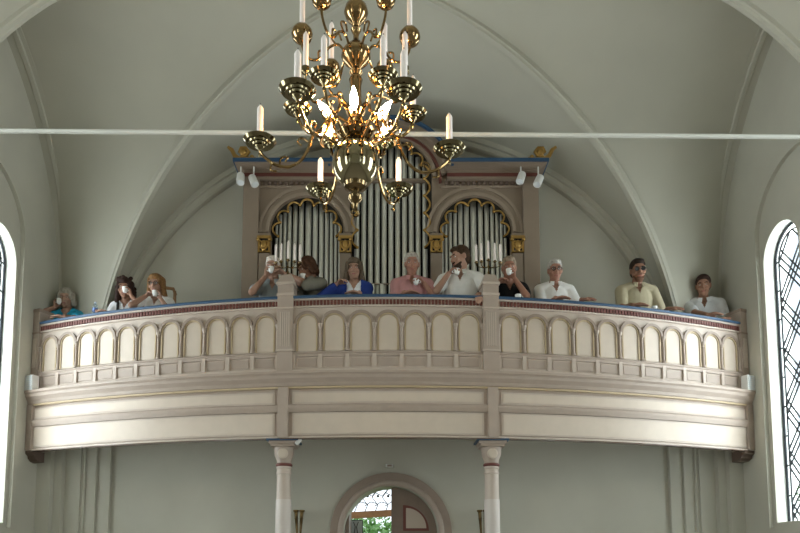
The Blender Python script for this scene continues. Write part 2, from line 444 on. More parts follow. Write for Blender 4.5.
mb = MB(); gslab(mb, -SE, SE, [(-.20, 4.625), (.045, 4.625), (.05, 4.635), (.05, 4.65), (.04, 4.657), (-.20, 4.657)]); mb.build('handrail', BLUE, gal)
mb = MB(); gslab(mb, -SE, SE, grect(-.16, .03, 4.605, 4.626)); gslab(mb, -SE, SE, grect(-.16, .012, 4.535, 4.606)); gslab(mb, -SE, SE, grect(-.16, .026, 4.52, 4.537)); mb.build('rail_moulding', PINKISH, gal)
mb = MB(); s = -SE+.03
while s < SE-.03:
    gslab(mb, s, s+.026, grect(.010, .028, 4.545, 4.598), 1); s += .040
mb.build('dentil_band', RED, gal)
mb = MB(); gslab(mb, -SE, SE, grect(-.12, 0, 3.70, 4.535)); mb.build('parapet', PINKISH, gal)
mb = MB(); gslab(mb, -SE, SE, [(-.05, 3.94), (.020, 3.94), (.020, 3.972), (.03, 3.98), (.03, 3.992), (.015, 4.0), (-.05, 4.0)]); mb.build('string_moulding', TAUPE, gal)
mb = MB(); gslab(mb, -SE, SE, [(-.05, 3.72), (.05, 3.72), (.05, 3.775), (.025, 3.80), (-.05, 3.80)]); mb.build('base_moulding', PINKISH, gal)
# arcade
bays = []
for a, b, cnt in ((PC-S_POST+.095, PC+S_POST-.095, 7), (PC+S_POST+.095, SE-.14, 11), (-SE+.14, PC-S_POST-.095, 11)):
    w = (b-a)/cnt
    for i in range(cnt): bays.append((a+w*(i+.5), w))
def garch(mb, sc, zc, r1, r2, o0, o1, zl, n=16):
    out = [(sc-r2, zl)] + [(sc-r2*cos(pi*i/n), zc+r2*sin(pi*i/n)) for i in range(n+1)] + [(sc+r2, zl)]
    inn = [(sc-r1, zl)] + [(sc-r1*cos(pi*i/n), zc+r1*sin(pi*i/n)) for i in range(n+1)] + [(sc+r1, zl)]
    rr = []
    for p, q in zip(inn, out):
        rr.append([mb.bm.verts.new(G(*x)) for x in ((p[0], o0, p[1]), (p[0], o1, p[1]), (q[0], o1, q[1]), (q[0], o0, q[1]))])
    for a, b in zip(rr, rr[1:]):
        for j in range(4): mb.bm.faces.new((a[j], a[(j+1) % 4], b[(j+1) % 4], b[j]))
    mb.bm.faces.new(rr[0][::-1]); mb.bm.faces.new(rr[-1])
ZA = 4.325
for sc_, w in bays:
    mb = MB(); garch(mb, sc_, ZA, w/2-.034, w/2-.002, -.01, .030, ZA-.005); arch = mb.build('arch', TAUPE_D, gal)
    mb = MB(); garch(mb, sc_, ZA, w/2-.050, w/2-.034, -.01, .018, 4.01); mb.build('gilt_fillet', FILLET, arch)
    mb = MB(); r = w/2-.052
    loop = [(sc_-r, 4.01), (sc_+r, 4.01)] + [(sc_+r*cos(pi*i/16), ZA+r*sin(pi*i/16)) for i in range(17)]
    mb.prism(loop, lambda a, b, d: G(a, d, b), -.01, .006); mb.build('arched_panel', CREAM, arch)
    mb = MB(); h = w/2-.046
    gslab(mb, sc_-h, sc_+h, grect(-.01, .008, 3.825, 3.922), 1); mb.build('frieze_panel', TAUPE, gal)
cols = []
for a, b, cnt in ((PC-S_POST+.095, PC+S_POST-.095, 7), (PC+S_POST+.095, SE-.14, 11), (-SE+.14, PC-S_POST-.095, 11)):
    w = (b-a)/cnt
    for i in range(cnt+1): cols.append(a+w*i)
for s in cols:
    mb = MB(); c = G(s, .016, 0)
    mb.lathe([(.026, 4.0), (.026, 4.02), (.016, 4.035), (.015, 4.25), (.022, 4.26), (.016, 4.27), (.03, 4.31), (.03, 4.325)], c, 10); mb.build('colonnette', TAUPE, gal, smooth=True)
    mb = MB(); gslab(mb, s-.022, s+.022, grect(-.01, .024, 3.80, 3.966), 1); mb.build('pilaster_strip', PINKISH, gal)
# cornice, friezes
mb = MB(); gslab(mb, -SE, SE, [(-.1, 3.735), (.17, 3.735), (.175, 3.71), (.15, 3.69), (.14, 3.66), (.10, 3.62), (.085, 3.585), (.06, 3.575), (-.1, 3.575)]); mb.build('cornice', TAUPE, gal)
mb = MB(); gslab(mb, -SE, SE, grect(-.05, .085, 3.556, 3.577)); mb.build('gilt_line', FILLET, gal)
mb = MB(); gslab(mb, -SE, SE, grect(-.10, .05, 2.994, 3.557)); mb.build('fascia', TAUPE, gal)
mb = MB(); gslab(mb, -SE, SE, [(-.05, 3.285), (.075, 3.285), (.095, 3.33), (.10, 3.355), (.08, 3.375), (-.05, 3.375)]); mb.build('fascia_moulding', TAUPE, gal)
mb = MB(); gslab(mb, -SE, SE, [(-.05, 2.99), (.075, 2.99), (.075, 3.005), (.06, 3.012), (-.05, 3.012)]); mb.build('lower_moulding', PINKISH, gal)
mb = MB(); gslab(mb, -SE, SE, grect(-.02, .070, 2.980, 2.992)); mb.build('lower_edge', mat('varnished_edge', (.16, .11, .085), .18), gal)
for a, b in ((PC-S_POST+.10, PC+S_POST-.10), (PC+S_POST+.10, SE-.12), (-SE+.12, PC-S_POST-.10)):
    for z0, z1 in ((3.40, 3.50), (3.045, 3.26)):
        mb = MB(); gslab(mb, a, b, grect(-.01, .062, z0-.02, z1+.02))
        pb = mb.build('panel_frame', PINKISH, gal)
        mb = MB(); gslab(mb, a+.025, b-.025, grect(-.01, .066, z0, z1)); mb.build('panel', CREAM, pb)
# posts
for sgn in (-1, 1):
    sp = PC+sgn*S_POST
    mb = MB(); gslab(mb, sp-.092, sp+.092, grect(-.14, .055, 3.735, 4.79), 2); post = mb.build('newel_post', TAUPE, gal)
    mb = MB()
    for e, z0, z1 in ((.0, 4.66, 4.685), (.0, 4.0, 4.02), (.0, 4.50, 4.515), (.005, 4.79, 4.815)):
        mb = MB(); gslab(mb, sp-.10-e, sp+.10+e, grect(-.15-e, .07+e, z0, z1), 2); mb.build('post_moulding', PINKISH, post)
    mb = MB()
    q = [G(sp-.10, .07, 4.815), G(sp+.10, .07, 4.815), G(sp+.10, -.15, 4.815), G(sp-.10, -.15, 4.815), G(sp-.06, .03, 4.92), G(sp+.06, .03, 4.92), G(sp+.06, -.11, 4.92), G(sp-.06, -.11, 4.92)]
    mb.hexa(q); mb.build('post_cap', TAUPE, post)
    mb = MB()
    for j in range(5): gslab(mb, sp-.056+j*.024, sp-.040+j*.024, grect(.04, .064, 4.06, 4.46), 1)
    mb.build('fluting', PINKISH, post)
    mb = MB(); gslab(mb, sp-.058, sp+.058, grect(-.05, .10, 2.994, 3.57), 2); mb.build('fascia_pilaster', TAUPE, gal)
    se = sgn*(SE-.065)
    mb = MB(); gslab(mb, se-.06, se+.06, grect(-.16, .05, 3.735, 4.79), 1); ep = mb.build('end_post', TAUPE, gal)
    mb = MB(); gslab(mb, se-.066, se+.064, grect(-.17, .06, 4.79, 4.83), 1); mb.build('post_moulding', TAUPE_D, ep)
    mb = MB(); gslab(mb, se-.066, se+.064, grect(-.17, .06, 4.50, 4.52), 1); mb.build('post_moulding', TAUPE_D, ep)
    mb = MB(); gslab(mb, se-.035, se+.035, grect(.04, .058, 4.06, 4.44), 1); mb.build('post_panel', PINKISH, ep)
    mb = MB(); gslab(mb, se-.07, se+.065, grect(-.10, .10, 2.994, 3.57), 1); mb.build('fascia_pilaster', TAUPE, gal)
    mb = MB(); gslab(mb, se-.13, se+.06, [(-.12, 2.99), (.08, 2.99), (.08, 2.955), (.03, 2.93), (.02, 2.90), (-.03, 2.87), (-.12, 2.86)], 2); mb.build('corbel', mat('dark_wood_corbel', (.12, .08, .06), .6), gal)
# deck
mb = MB()
arc = [((R-.1)*sin(f), YC-(R-.1)*cos(f)) for f in [(-SE + 2*SE*i/40)/R for i in range(41)]]
mb.prism(arc + [(4.5, 9.0), (4.4, 9.0), (4.4, 9.1), (4.1, 9.1), (4.1, 9.2), (3.75, 9.2), (3.75, 9.395), (-3.75, 9.395), (-3.75, 9.2), (-4.1, 9.2), (-4.1, 9.1), (-4.4, 9.1), (-4.4, 9.0), (-4.5, 9.0)], lambda a, b, d: V((a, b, d)), 3.28, 3.40)
mb.build('deck', TAUPE_D, gal)
DECK = 3.40
# white boxes at the ends of the cornice
for sgn, lab in ((-1, 'small white slatted box at the left end of the gallery cornice'), (1, 'small white slatted box at the right end of the gallery cornice')):
    s = sgn*(SE-.10)
    r = empty('speaker_box', G(s, .09, 3.735), lab, 'speaker', 'white boxes at the ends of the gallery')
    mb = MB(); gslab(mb, s-.085, s+.085, grect(.06, .16, 3.736, 3.935), 1); mb.build('housing', WHITEP, r, bevel=.006)
    mb = MB()
    for j in range(7): gslab(mb, s-.075, s+.075, grect(.155, .166, 3.75+j*.026, 3.764+j*.026), 1)
    mb.build('grille', mat('grille_white', (.7, .74, .76), .4), r)
# columns
for sgn, lab in ((-1, 'pale round column with blue abacus carrying the gallery, left of the door'), (1, 'pale round column with blue abacus carrying the gallery, right of the door')):
    x, y = sgn*1.192 - .026, 7.98
    c = empty('gallery_column', (x, y, 0), lab, 'column', 'columns under the gallery', kind='thing')
    mb = MB(); mb.box(x-.17, x+.17, y-.17, y+.17, 0, .12); mb.lathe([(.15, .12), (.15, .18), (.12, .2), (.13, .24), (.095, .28)], (x, y, 0), 24); mb.build('base', TAUPE, c, smooth=True)
    mb = MB(); mb.lathe([(.092, .28), (.088, 2.31)], (x, y, 0), 28); mb.build('shaft', mat('lit_column_paint', (.62, .56, .52), .5), c, smooth=True)  # lower shaft is whiter: the lighter shading is put into its colour
    mb = MB(); mb.lathe([(.082, 2.31), (.080, 2.60), (.088, 2.605), (.088, 2.62), (.08, 2.625), (.08, 2.66), (.088, 2.665), (.088, 2.685), (.08, 2.69)], (x, y, 0), 28); mb.build('upper_shaft', PINKISH, c, smooth=True)
    mb = MB(); mb.lathe([(.084, 2.69), (.095, 2.70), (.095, 2.715), (.084, 2.725)], (x, y, 0), 28); mb.build('red_ring', RED, c, smooth=True)
    mb = MB(); mb.lathe([(.082, 2.725), (.084, 2.76), (.11, 2.82), (.115, 2.88), (.12, 2.92)], (x, y, 0), 28)
    mb.box(x-.135, x+.135, y-.135, y+.135, 2.91, 2.95); mb.box(x-.155, x+.155, y-.155, y+.155, 2.94, 2.972); cap = mb.build('capital', TAUPE, c, smooth=True)
    mb = MB(); mb.lathe([(.06, 0), (.06, .012), (.045, .018)], (x, y-.10, 2.83), 20, M.Rotation(pi/2, 3, 'X')); mb.build('roundel', CREAM, cap)
    mb = MB(); mb.box(x-.18, x+.18, y-.18, y+.18, 2.970, 2.989); mb.build('abacus', BLUE, c)
# ------------------------------------------------------------------ tie rod
a, b = at(0, 131, 4.9), at(800, 137, 4.9)
d = (b-a)/(b.x-a.x)
p0, p1 = a + d*(-3.78-a.x), a + d*(3.78-a.x)
mb = MB(); mb.tube([p0, p1], .0165, 10); mb.build('tie_rod', mat('rod_paint', (.60, .60, .55), .5), None, smooth=True, label='thin white iron tie rod spanning the nave behind the chandelier', cat='rod', org=p0)

# ------------------------------------------------------------------ organ
OY = 8.85
OC = .012
org = empty('pipe_organ', (OC, 9.0, DECK), 'painted pipe organ with three arched fields of tin pipes', 'organ')
def OX(a, b, d): return V((a, d, b))
AC, AR, AZ = OC, .530, 6.66                                   # centre arch
SIDE = 1.105; SRr, SZ2 = .468, 5.92                           # side arches
holes = [arch_loop(AC, AR, DECK+.5, AZ, 22)] + [arch_loop(OC+s*SIDE, SRr, DECK+.5, SZ2, 22) for s in (-1, 1)]
top = .80
outl = [(OC-1.905, DECK), (OC+1.905, DECK), (OC+1.905, 6.70)] + [(OC+top*cos(a), 6.58+top*sin(a)) for a in [radians(8+164*i/24) for i in range(25)]] + [(OC-1.905, 6.70)]
mb = MB(); mb.prism(outl, OX, OY, OY+.05, holes=holes); mb.build('case_front', ORGAN, org)
mb = MB(); mb.box(OC-1.905, OC-1.865, OY+.05, 9.2, DECK, 6.70); mb.box(OC+1.865, OC+1.905, OY+.05, 9.2, DECK, 6.70); mb.box(OC-1.905, OC+1.905, OY+.05, 9.2, 6.66, 6.70); mb.build('case_side', ORGAN, org)
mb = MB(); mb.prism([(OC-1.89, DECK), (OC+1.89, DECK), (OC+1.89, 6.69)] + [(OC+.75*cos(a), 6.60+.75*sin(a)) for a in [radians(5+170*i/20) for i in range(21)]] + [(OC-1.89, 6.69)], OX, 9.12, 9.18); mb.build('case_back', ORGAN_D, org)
for s in (-1, 1):                                             # outer pilasters
    mb = MB(); x = OC+s*1.84
    mb.box(x-.105, x+.105, OY-.07, OY+.01, DECK, 6.66); pl = mb.build('pilaster', ORGAN, org, bevel=.008)
# cornice wings, bands
zR0, zR1 = at(390, 176, OY-.085).z, at(390, 172.8, OY-.085).z
zB0, zB1 = at(390, 160.8, OY-.24).z, at(390, 157.6, OY-.24).z
for s in (-1, 1):
    def wing(mb, e, z0, z1, y0):                              # e: how far it runs past the case at the outer end
        x0, x1 = sorted((OC+s*.74, OC+s*(1.905+e))); mb.box(x0, x1, y0, 9.2, z0, z1)
    mb = MB(); wing(mb, .02, zR0-.035, zR0, OY-.075)
    for j in range(6): wing(mb, .03+j*.019, zR1+(zB0-zR1)*j/6, zR1+(zB0-zR1)*(j+1)/6, OY-.10-j*.024)
    mb.build('cornice', ORGAN, org)
    mb = MB(); wing(mb, .03, zR0, zR1, OY-.085); mb.build('cornice_band', RED, org)
    mb = MB(); wing(mb, .145, zB0, zB1, OY-.24); mb.build('cornice_top', BLUE, org)
    for j in range(15):
        x = OC+s*(.74+j*.072)
        mb = MB(); mb.box(x-.02, x+.02, OY-.03, OY+.005, 6.575, 6.615); mb.build('dentil', ORGAN_D2, org)
    mb = MB(); x0, x1 = sorted((OC+s*.66, OC+s*1.76)); mb.box(x0, x1, OY-.02, OY+.005, 6.535, 6.56); mb.build('string_course', ORGAN_L, org)
    # moulded arch over the side field
    for r0, r1, dd, m_ in ((.50, .545, .03, ORGAN_L), (.60, .64, .025, ORGAN_L), (.545, .60, .012, ORGAN)):
        mb = MB(); n = 26; c = OC+s*SIDE
        rr = []
        for i in range(n+1):
            a = pi*i/n
            rr.append([mb.bm.verts.new(V((c-r*cos(a), y, SZ2+r*sin(a)))) for r, y in ((r0, OY+.01), (r0, OY-dd), (r1, OY-dd), (r1, OY+.01))])
        for a_, b_ in zip(rr, rr[1:]):
            for j in range(4): mb.bm.faces.new((a_[j], a_[(j+1) % 4], b_[(j+1) % 4], b_[j]))
        mb.bm.faces.new(rr[0][::-1]); mb.bm.faces.new(rr[-1])
        mb.build('arch_moulding', m_, org)
# centre arch mouldings
for r0, r1, dd, m_, nm, a0 in ((.555, .60, .04, ORGAN_L, 'arch_moulding', 0), (.635, .67, .06, RED, 'arch_band', 0), (.67, .73, .09, ORGAN, 'arch_moulding', 8), (.73, .80, .15, ORGAN, 'arch_moulding', 9), (.80, .832, .20, BLUE, 'arch_top', 10)):
    mb = MB(); n = 32; rr = []
    for i in range(n+1):
        a = radians(a0) + (pi-2*radians(a0))*i/n
        rr.append([mb.bm.verts.new(V((OC-r*cos(a), y, (6.66 if r < .61 else 6.60)+r*sin(a)))) for r, y in ((r0, OY+.30 if dd > .08 else OY+.02), (r0, OY-dd), (r1, OY-dd), (r1, OY+.30 if dd > .08 else OY+.02))])
    for a_, b_ in zip(rr, rr[1:]):
        for j in range(4): mb.bm.faces.new((a_[j], a_[(j+1) % 4], b_[(j+1) % 4], b_[j]))
    mb.bm.faces.new(rr[0][::-1]); mb.bm.faces.new(rr[-1]); mb.build(nm, m_, org)
# columns with gilded mask capitals
for x in (OC-1.655, OC-.595, OC+.595, OC+1.655):
    mb = MB(); mb.box(x-.075, x+.075, OY-.06, OY+.01, DECK, 5.62); mb.box(x-.085, x+.085, OY-.075, OY+.01, 5.84, 5.88); pl = mb.build('pilaster', ORGAN, org, bevel=.01)
    mb = MB(); mb.box(x-.072, x+.072, OY-.075, OY, 5.62, 5.80); mb.build('capital_block', ORGAN_D, pl)  # solid block in near black: shade of the carved recesses put into the colour
    mb = MB(); mb.box(x-.09, x+.09, OY-.09, OY, 5.80, 5.84); mb.box(x-.078, x+.078, OY-.08, OY, 5.62, 5.637)
    for s2 in (-1, 1): mb.box(x+s2*.066-.012, x+s2*.066+.012, OY-.082, OY, 5.63, 5.80)
    for s2 in (-1, 1):
        mb.sphere((x+s2*.075, OY-.085, 5.79), .026, seg=10, ring=8)
        mb.tube([V((x+s2*.02, OY-.09, 5.66)), V((x+s2*.055, OY-.095, 5.70)), V((x+s2*.06, OY-.095, 5.75)), V((x+s2*.03, OY-.095, 5.76))], .014, 8)
    mb.sphere((x, OY-.085, 5.72), (.045, .03, .06), seg=12, ring=8); mb.sphere((x, OY-.085, 5.65), (.03, .025, .03), seg=10, ring=8)
    cp = mb.build('mask_capital', GOLD, pl, smooth=True)
# pipes
def organ_pipe(x, r, zt, zf=4.30):
    mb = MB(); y = OY+.10+r
    mb.lathe([(r*.25, zf), (r, zf+.24), (r*1.0, zt), (r*.9, zt), (r*.9, zt-.03)], (x, y, 0), 14)
    pp = mb.build('organ_pipe', PIPE, org, smooth=True)
    mb = MB(); mb.box(x-r*.6, x+r*.6, y-r*1.02, y-r*.7, zf+.25, zf+.25+r*.5); mb.build('pipe_mouth', BLACKM, pp)
def arch_top(x, c, r, zs): return zs + sqrt(max(r*r-(x-c)**2, 0))
n = 11
for i in range(n):
    x = AC + (i-(n-1)/2)*(2*AR-.06)/n
    organ_pipe(x, .034, arch_top(x, AC, AR, AZ)+.03 - .05*abs(i-5)/5)
for s in (-1, 1):
    c = OC+s*SIDE
    ws = [.55, .6, .66, .75, .85, .95, 1.12, .95, .85, .75, .66, .6, .55]
    tot = sum(ws); xx = c-SRr+.02
    for i, w_ in enumerate(ws):
        ww = w_/tot*(2*SRr-.04); x = xx+ww/2; xx += ww
        organ_pipe(x, ww*.39, arch_top(x, c, SRr, SZ2)+.02)
# the low row of little pipes in the centre
mb = MB(); mb.box(OC-.5, OC+.5, OY+.045, OY+.07, 5.235, 5.25); mb.box(OC-.5, OC+.5, OY+.045, OY+.07, 4.96, 4.975); mb.build('pipe_rail', ORGAN_L, org)
for j in range(9):
    x = OC-.48+j*.12
    mb = MB(); mb.box(x-.022, x+.022, OY+.03, OY+.06, 5.10, 5.235); mb.build('pipe_lip', PIPE, org)
# gilded cusped tracery
def cusps(c, r, zs, down, nl):
    mb = MB()
    tot = 2*down + pi*r; L = tot/nl
    def path(t):                                              # arclength along jamb, arch, jamb -> point, inward normal
        if t < down: return V((c-r, 0, zs-down+t)), V((1, 0, 0))
        if t > down+pi*r: return V((c+r, 0, zs-(t-down-pi*r))), V((-1, 0, 0))
        a = (t-down)/r; return V((c-r*cos(a), 0, zs+r*sin(a))), V((cos(a), 0, -sin(a)))
    for k in range(nl):
        pts = []
        for i in range(11):
            u = i/10; p, nn = path(L*(k+u)); dep = .015 + .075*(abs(2*u-1)**2.2)
            q = p + nn*dep; pts.append(V((q.x, OY-.015, q.z)))
        mb.tube(pts, .013, 6)
        q = pts[0]; mb.sphere(q, .02, seg=8, ring=6)
    tr = mb.build('gilt_tracery', GOLD, org, smooth=True)
    mb = MB()                                                 # carved spandrels behind the gilding
    rr = []
    for k in range(nl*8+1):
        u = (k % 8)/8 if k < nl*8 else 1.0; t = min(L*k/8, tot-1e-6); p, nn = path(t); u = (t/L) % 1
        dep = .015 + .075*(abs(2*u-1)**2.2); q = p+nn*dep; p2 = p-nn*.01
        rr.append([mb.bm.verts.new(V((a.x, y, a.z))) for a, y in ((p2, OY-.005), (q, OY-.005), (q, OY+.03), (p2, OY+.03))])
    for a_, b_ in zip(rr, rr[1:]):
        for j in range(4): mb.bm.faces.new((a_[j], a_[(j+1) % 4], b_[(j+1) % 4], b_[j]))
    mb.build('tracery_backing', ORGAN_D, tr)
cusps(OC-SIDE, SRr, SZ2, .06, 7); cusps(OC+SIDE, SRr, SZ2, .06, 7); cusps(AC, AR, AZ, .95, 15)
# gilded scrolls on the cornice corners
for s in (-1, 1):
    mb = MB(); y = OY-.10
    def sc(u, v): q = at(u if s < 0 else 780+4-u, v, y); return V((q.x, y, q.z))
    mb.tube([sc(228, 147), sc(232, 150), sc(235, 156), sc(240, 158.5)], [.018, .028, .03, .02], 8)
    mb.tube([sc(240, 157), sc(246, 156), sc(249, 152), sc(246, 148), sc(241, 148), sc(239, 152), sc(242, 154)], [.02, .026, .024, .022, .022, .018, .014], 8)
    mb.sphere(sc(243, 152), (.05, .03, .05)); mb.sphere(sc(252, 157), (.03, .025, .03)); mb.tube([sc(240, 158.5), sc(256, 158.5)], .02, 8)
    mb.build('gilt_scroll', GOLD, org, smooth=True)

# ------------------------------------------------------------------ spotlights on the organ cornice
def spot(u, v, du, dv, label):
    c = at(u, v, OY-.17); r = empty('spotlight', c, label, 'spotlight', 'white spotlights under the organ cornice')
    d = V((du, -.35, -dv)).normalized(); q = V((0, 0, 1)).rotation_difference(d).to_matrix()
    mb = MB(); mb.lathe([(.036, -.085), (.050, -.072), (.053, .07), (.048, .076), (.044, .06)], c, 16, q); mb.build('housing', WHITEP, r, smooth=True)
    mb = MB(); mb.lathe([(.045, .055), (.044, .064), (.02, .072)], c, 16, q); mb.build('lens', LENSM, r, smooth=True)
    zt = 6.80
    mb = MB(); mb.tube([c, V((c.x, c.y, zt+.02)), V((c.x, OY-.085, zt+.02))] if False else [c, V((c.x, c.y+.01, zR1+.07))], .010, 8); mb.build('bracket', WHITEP, r)
spot(240.5, 179, .05, 1, 'outer white spotlight of the left pair under the organ cornice')
spot(253.5, 181, .40, 1, 'inner white spotlight of the left pair under the organ cornice')
spot(521, 178, -.35, 1, 'inner white spotlight of the right pair under the organ cornice')
spot(538.5, 181, -.45, 1, 'outer white spotlight of the right pair under the organ cornice')

c = at(298.5, 441.5, 7.83)
r = empty('spotlight', c, 'tiny white spotlight at the blue abacus of the left column', 'spotlight')
q = V((0, 0, 1)).rotation_difference(V((-.6, -.3, -.75)).normalized()).to_matrix()
mb = MB(); mb.lathe([(.018, -.04), (.024, -.034), (.025, .035), (.02, .038)], c, 14, q); mb.build('housing', WHITEP, r, smooth=True)
mb = MB(); mb.lathe([(.019, .036), (.018, .042), (.01, .044)], c, 14, q); mb.build('lens', LENSM, r, smooth=True)
mb = MB(); mb.tube([c, c+V((-.02, .03, .05))], .007, 6); mb.build('bracket', WHITEP, r)
# ------------------------------------------------------------------ candles
def candle_obj(p, h, r, label, group):
    c = empty('candle', p, label, 'candle', group)
    mb = MB(); mb.lathe([(r, 0), (r*.97, h-.022), (r*.80, h-.016), (r*.25, h)], p, 12); mb.build('wax', WAX, c, smooth=True)
    mb = MB(); mb.tube([p+V((0, 0, h-.003)), p+V((.001, 0, h+.010))], .0018 if r < .01 else .0025, 6); mb.build('wick', WICK, c)
# candelabra on the posts
for sgn, side in ((-1, 'left'), (1, 'right')):
    b = G(PC+sgn*S_POST, -.04, 4.92)
    c = empty('candelabrum', b, 'five-armed brass candelabrum on the %s newel post of the gallery' % side, 'candelabrum', 'candelabra on the gallery posts')
    mb = MB(); mb.lathe([(.055, 0), (.055, .008), (.03, .018), (.012, .03), (.014, .055), (.008, .07), (.007, .10), (.012, .12), (.007, .14), (.007, .19)], b, 14); mb.build('stem', BRASS_D, c, smooth=True)
    for j, dx in enumerate((-.142, -.082, 0, .076, .14)):
        zz = .172 + (0.0, .012, .03, .012, 0.0)[j]
        mb = MB()
        if dx: mb.tube([b+V((0, 0, .12)), b+V((dx*.4, 0, .105)), b+V((dx*.85, 0, .12)), b+V((dx, 0, .135)), b+V((dx, 0, zz-.01))], .005, 8)
        else: mb.tube([b+V((0, 0, .18)), b+V((0, 0, zz))], .006, 8)
        mb.lathe([(.006, -.02), (.022, -.006), (.023, 0), (.01, .002), (.012, .014), (.009, .014)], b+V((dx, 0, zz)), 12); mb.build('arm', BRASS_D, c, smooth=True)
        place = ('outer left', 'inner left', 'middle', 'inner right', 'outer right')[j]
        candle_obj(b+V((dx, 0, zz+.014)), .215 if j != 2 else .225, .0145, 'white candle on the %s arm of the %s post candelabrum' % (place, side), 'candles on the post candelabra')

# ------------------------------------------------------------------ chandelier
CY = 3.6
K = 3.77/F                                                    # metres per pixel at the chandelier
CX = at(355.5, 146, CY).x
def cz(v): return at(355.5, v, CY).z
ch = empty('chandelier', (CX, CY, cz(216)), 'large polished brass chandelier with three tiers of candle arms and lit bulbs', 'chandelier')
def cp(rad, th, z): return V((CX+rad*cos(th), CY-rad*sin(th), z))
def px(prof): return [(w*K/2, cz(v)) for w, v in prof]
def L(prof, name, m, n=28):
    mb = MB(); mb.lathe(sorted(px(prof), key=lambda q: 0) [::-1], (CX, CY, 0), n); return mb.build(name, m, ch, smooth=True)
L([(5, -24), (8, -14), (16, -10), (10, -5), (9, 0), (14, 3), (22, 7), (25, 13), (20, 19), (10, 24), (7, 27), (11, 30), (6, 35), (6, 39), (9, 42), (13, 44)], 'upper_stem', BRASS)
L([(12, 44), (22, 48), (29, 53), (30, 57), (26, 61), (15, 66), (9, 69)], 'knob', BRASS)
L([(8, 69), (14, 73), (10, 76), (14, 80), (11, 86), (12, 100), (16, 108), (20, 112), (14, 117), (20, 122), (22, 127), (16, 130)], 'stem', BRASS)
L([(16, 130), (34, 133), (38, 136), (32, 139), (24, 142)], 'collar', BRASS_D)
ball = [(46.5*max(.45, sin(pi*i/16)**.85), 163.5-23.5*cos(pi*i/16)) for i in range(2, 15)]
L(ball, 'ball', BALLM, 40)
L([(18, 183), (24, 184.5), (22, 188), (15, 190), (9, 192), (9, 195), (15, 197), (14, 200), (8, 203), (5, 205), (5, 209), (3, 210)], 'pendant', BRASS_D)
mb = MB(); c = V((CX, CY, cz(213)))
mb.tube([c+V((.02*cos(a), 0, .02*sin(a))) for a in [2*pi*i/16 for i in range(17)]], .005, 8, cap=False); mb.build('ring', BRASS_D, ch, smooth=True)
mb = MB(); mb.tube([V((CX, CY, cz(-22))), V((CX, CY, 7.9))], .012, 10); mb.build('suspension_rod', BRASS_D, ch)
def spline(pts, m=6):
    pts = [V(p) for p in pts]; out = []
    P = [pts[0]*2-pts[1]] + pts + [pts[-1]*2-pts[-2]]
    for i in range(1, len(P)-2):
        for j in range(m):
            t = j/m; a, b, c_, d = P[i-1:i+3]
            out.append(.5*((2*b) + (c_-a)*t + (2*a-5*b+4*c_-d)*t*t + (3*b-a-3*c_+d)*t**3))
    out.append(pts[-1]); return out
def arm(th, rpx, vpan, shape, panw, chh, cw, label, bowl=False):
    z0 = cz(vpan)
    def q(r, dz): return cp(r*K, th, z0+dz*K)
    mb = MB(); mb.tube(spline([q(r, dz) for r, dz in shape['main']]), .0085 if panw > 28 else .007, 8)
    for scr in shape['scroll']: mb.tube(spline([q(r, dz) for r, dz in scr]), .0055, 8)
    a = mb.build('arm', BRASS, ch, smooth=True)
    R_ = panw*K/2; c = q(rpx, 0)
    mb = MB()
    if bowl: mb.lathe([(.008, -R_*.85), (R_*.5, -R_*.75), (R_*.86, -R_*.42), (R_, 0), (R_*.94, R_*.35), (R_*.70, R_*.70), (R_*.45, R_*.85), (R_*.38, R_*.95), (R_*.3, R_*.9)], c, 24)
    else: mb.lathe([(.003, -R_*.40-.05), (.008, -R_*.40-.035), (.004, -R_*.40-.024), (.010, -R_*.40-.008), (R_*.26, -R_*.38), (R_*.30, -R_*.30), (R_*.46, -R_*.30), (R_*.50, -R_*.20), (R_*.66, -R_*.20), (R_*.70, -R_*.10), (R_*.86, -R_*.09), (R_*.97, .05*R_), (R_*1.0, .09*R_), (R_*.98, .11*R_), (R_*.8, -.02*R_), (R_*.3, -.04*R_), (.020, 0), (.022, .03), (.018, .03)], c, 32)
    mb.build('drip_pan', BRASS if bowl else PANM, a, smooth=True)
    if bowl: c = c + V((0, 0, R_*.8))
    candle_obj(c+V((0, 0, .012)), chh*K, cw*K/2, label, 'candles on the chandelier')
T1 = dict(main=[(9, -4), (22, 3), (36, 12), (43, 9), (47, -4), (54, -17), (66, -25), (80, -23), (90, -16), (95, -10), (95.5, -6)],
          scroll=[[(43, 9), (38, 14), (33, 10), (36, 6)], [(47, 2), (54, 6), (58, 2), (54, -2)], [(76, -24), (74, -16), (68, -15), (70, -20)], [(84, -22), (84, -29), (78, -30)]])
for th, nm in ((176, 'leftmost arm'), (-4, 'rightmost arm'), (120, 'near left arm'), (60.5, 'near right arm'), (242.6, 'back left arm'), (297.8, 'back right arm')):
    arm(radians(th), 95.5, 146, T1, 33, 37, 6.4, 'white candle on the %s of the lowest chandelier tier' % nm)
T2 = dict(main=[(8, -12), (18, -6), (28, -8), (33, -18), (42, -25), (52, -20), (57.5, -10), (58.5, -6)],
          scroll=[[(30, -10), (34, -2), (28, 3), (24, -3)], [(44, -25), (46, -17), (40, -14)]])
for th, nm in ((176, 'leftmost arm'), (-4, 'rightmost arm'), (118, 'near left arm'), (61, 'near right arm'), (240, 'back left arm'), (300, 'back right arm')):
    arm(radians(th), 58.5, 112, T2, 28.5, 40, 6, 'white candle on the %s of the middle chandelier tier' % nm)
T3 = dict(main=[(10, -20), (18, -10), (28, -14), (36, -25), (46, -27), (53, -18), (55.5, -9)],
          scroll=[[(20, -11), (25, -2), (18, 2), (15, -5)], [(38, -26), (38, -18), (33, -17)]])
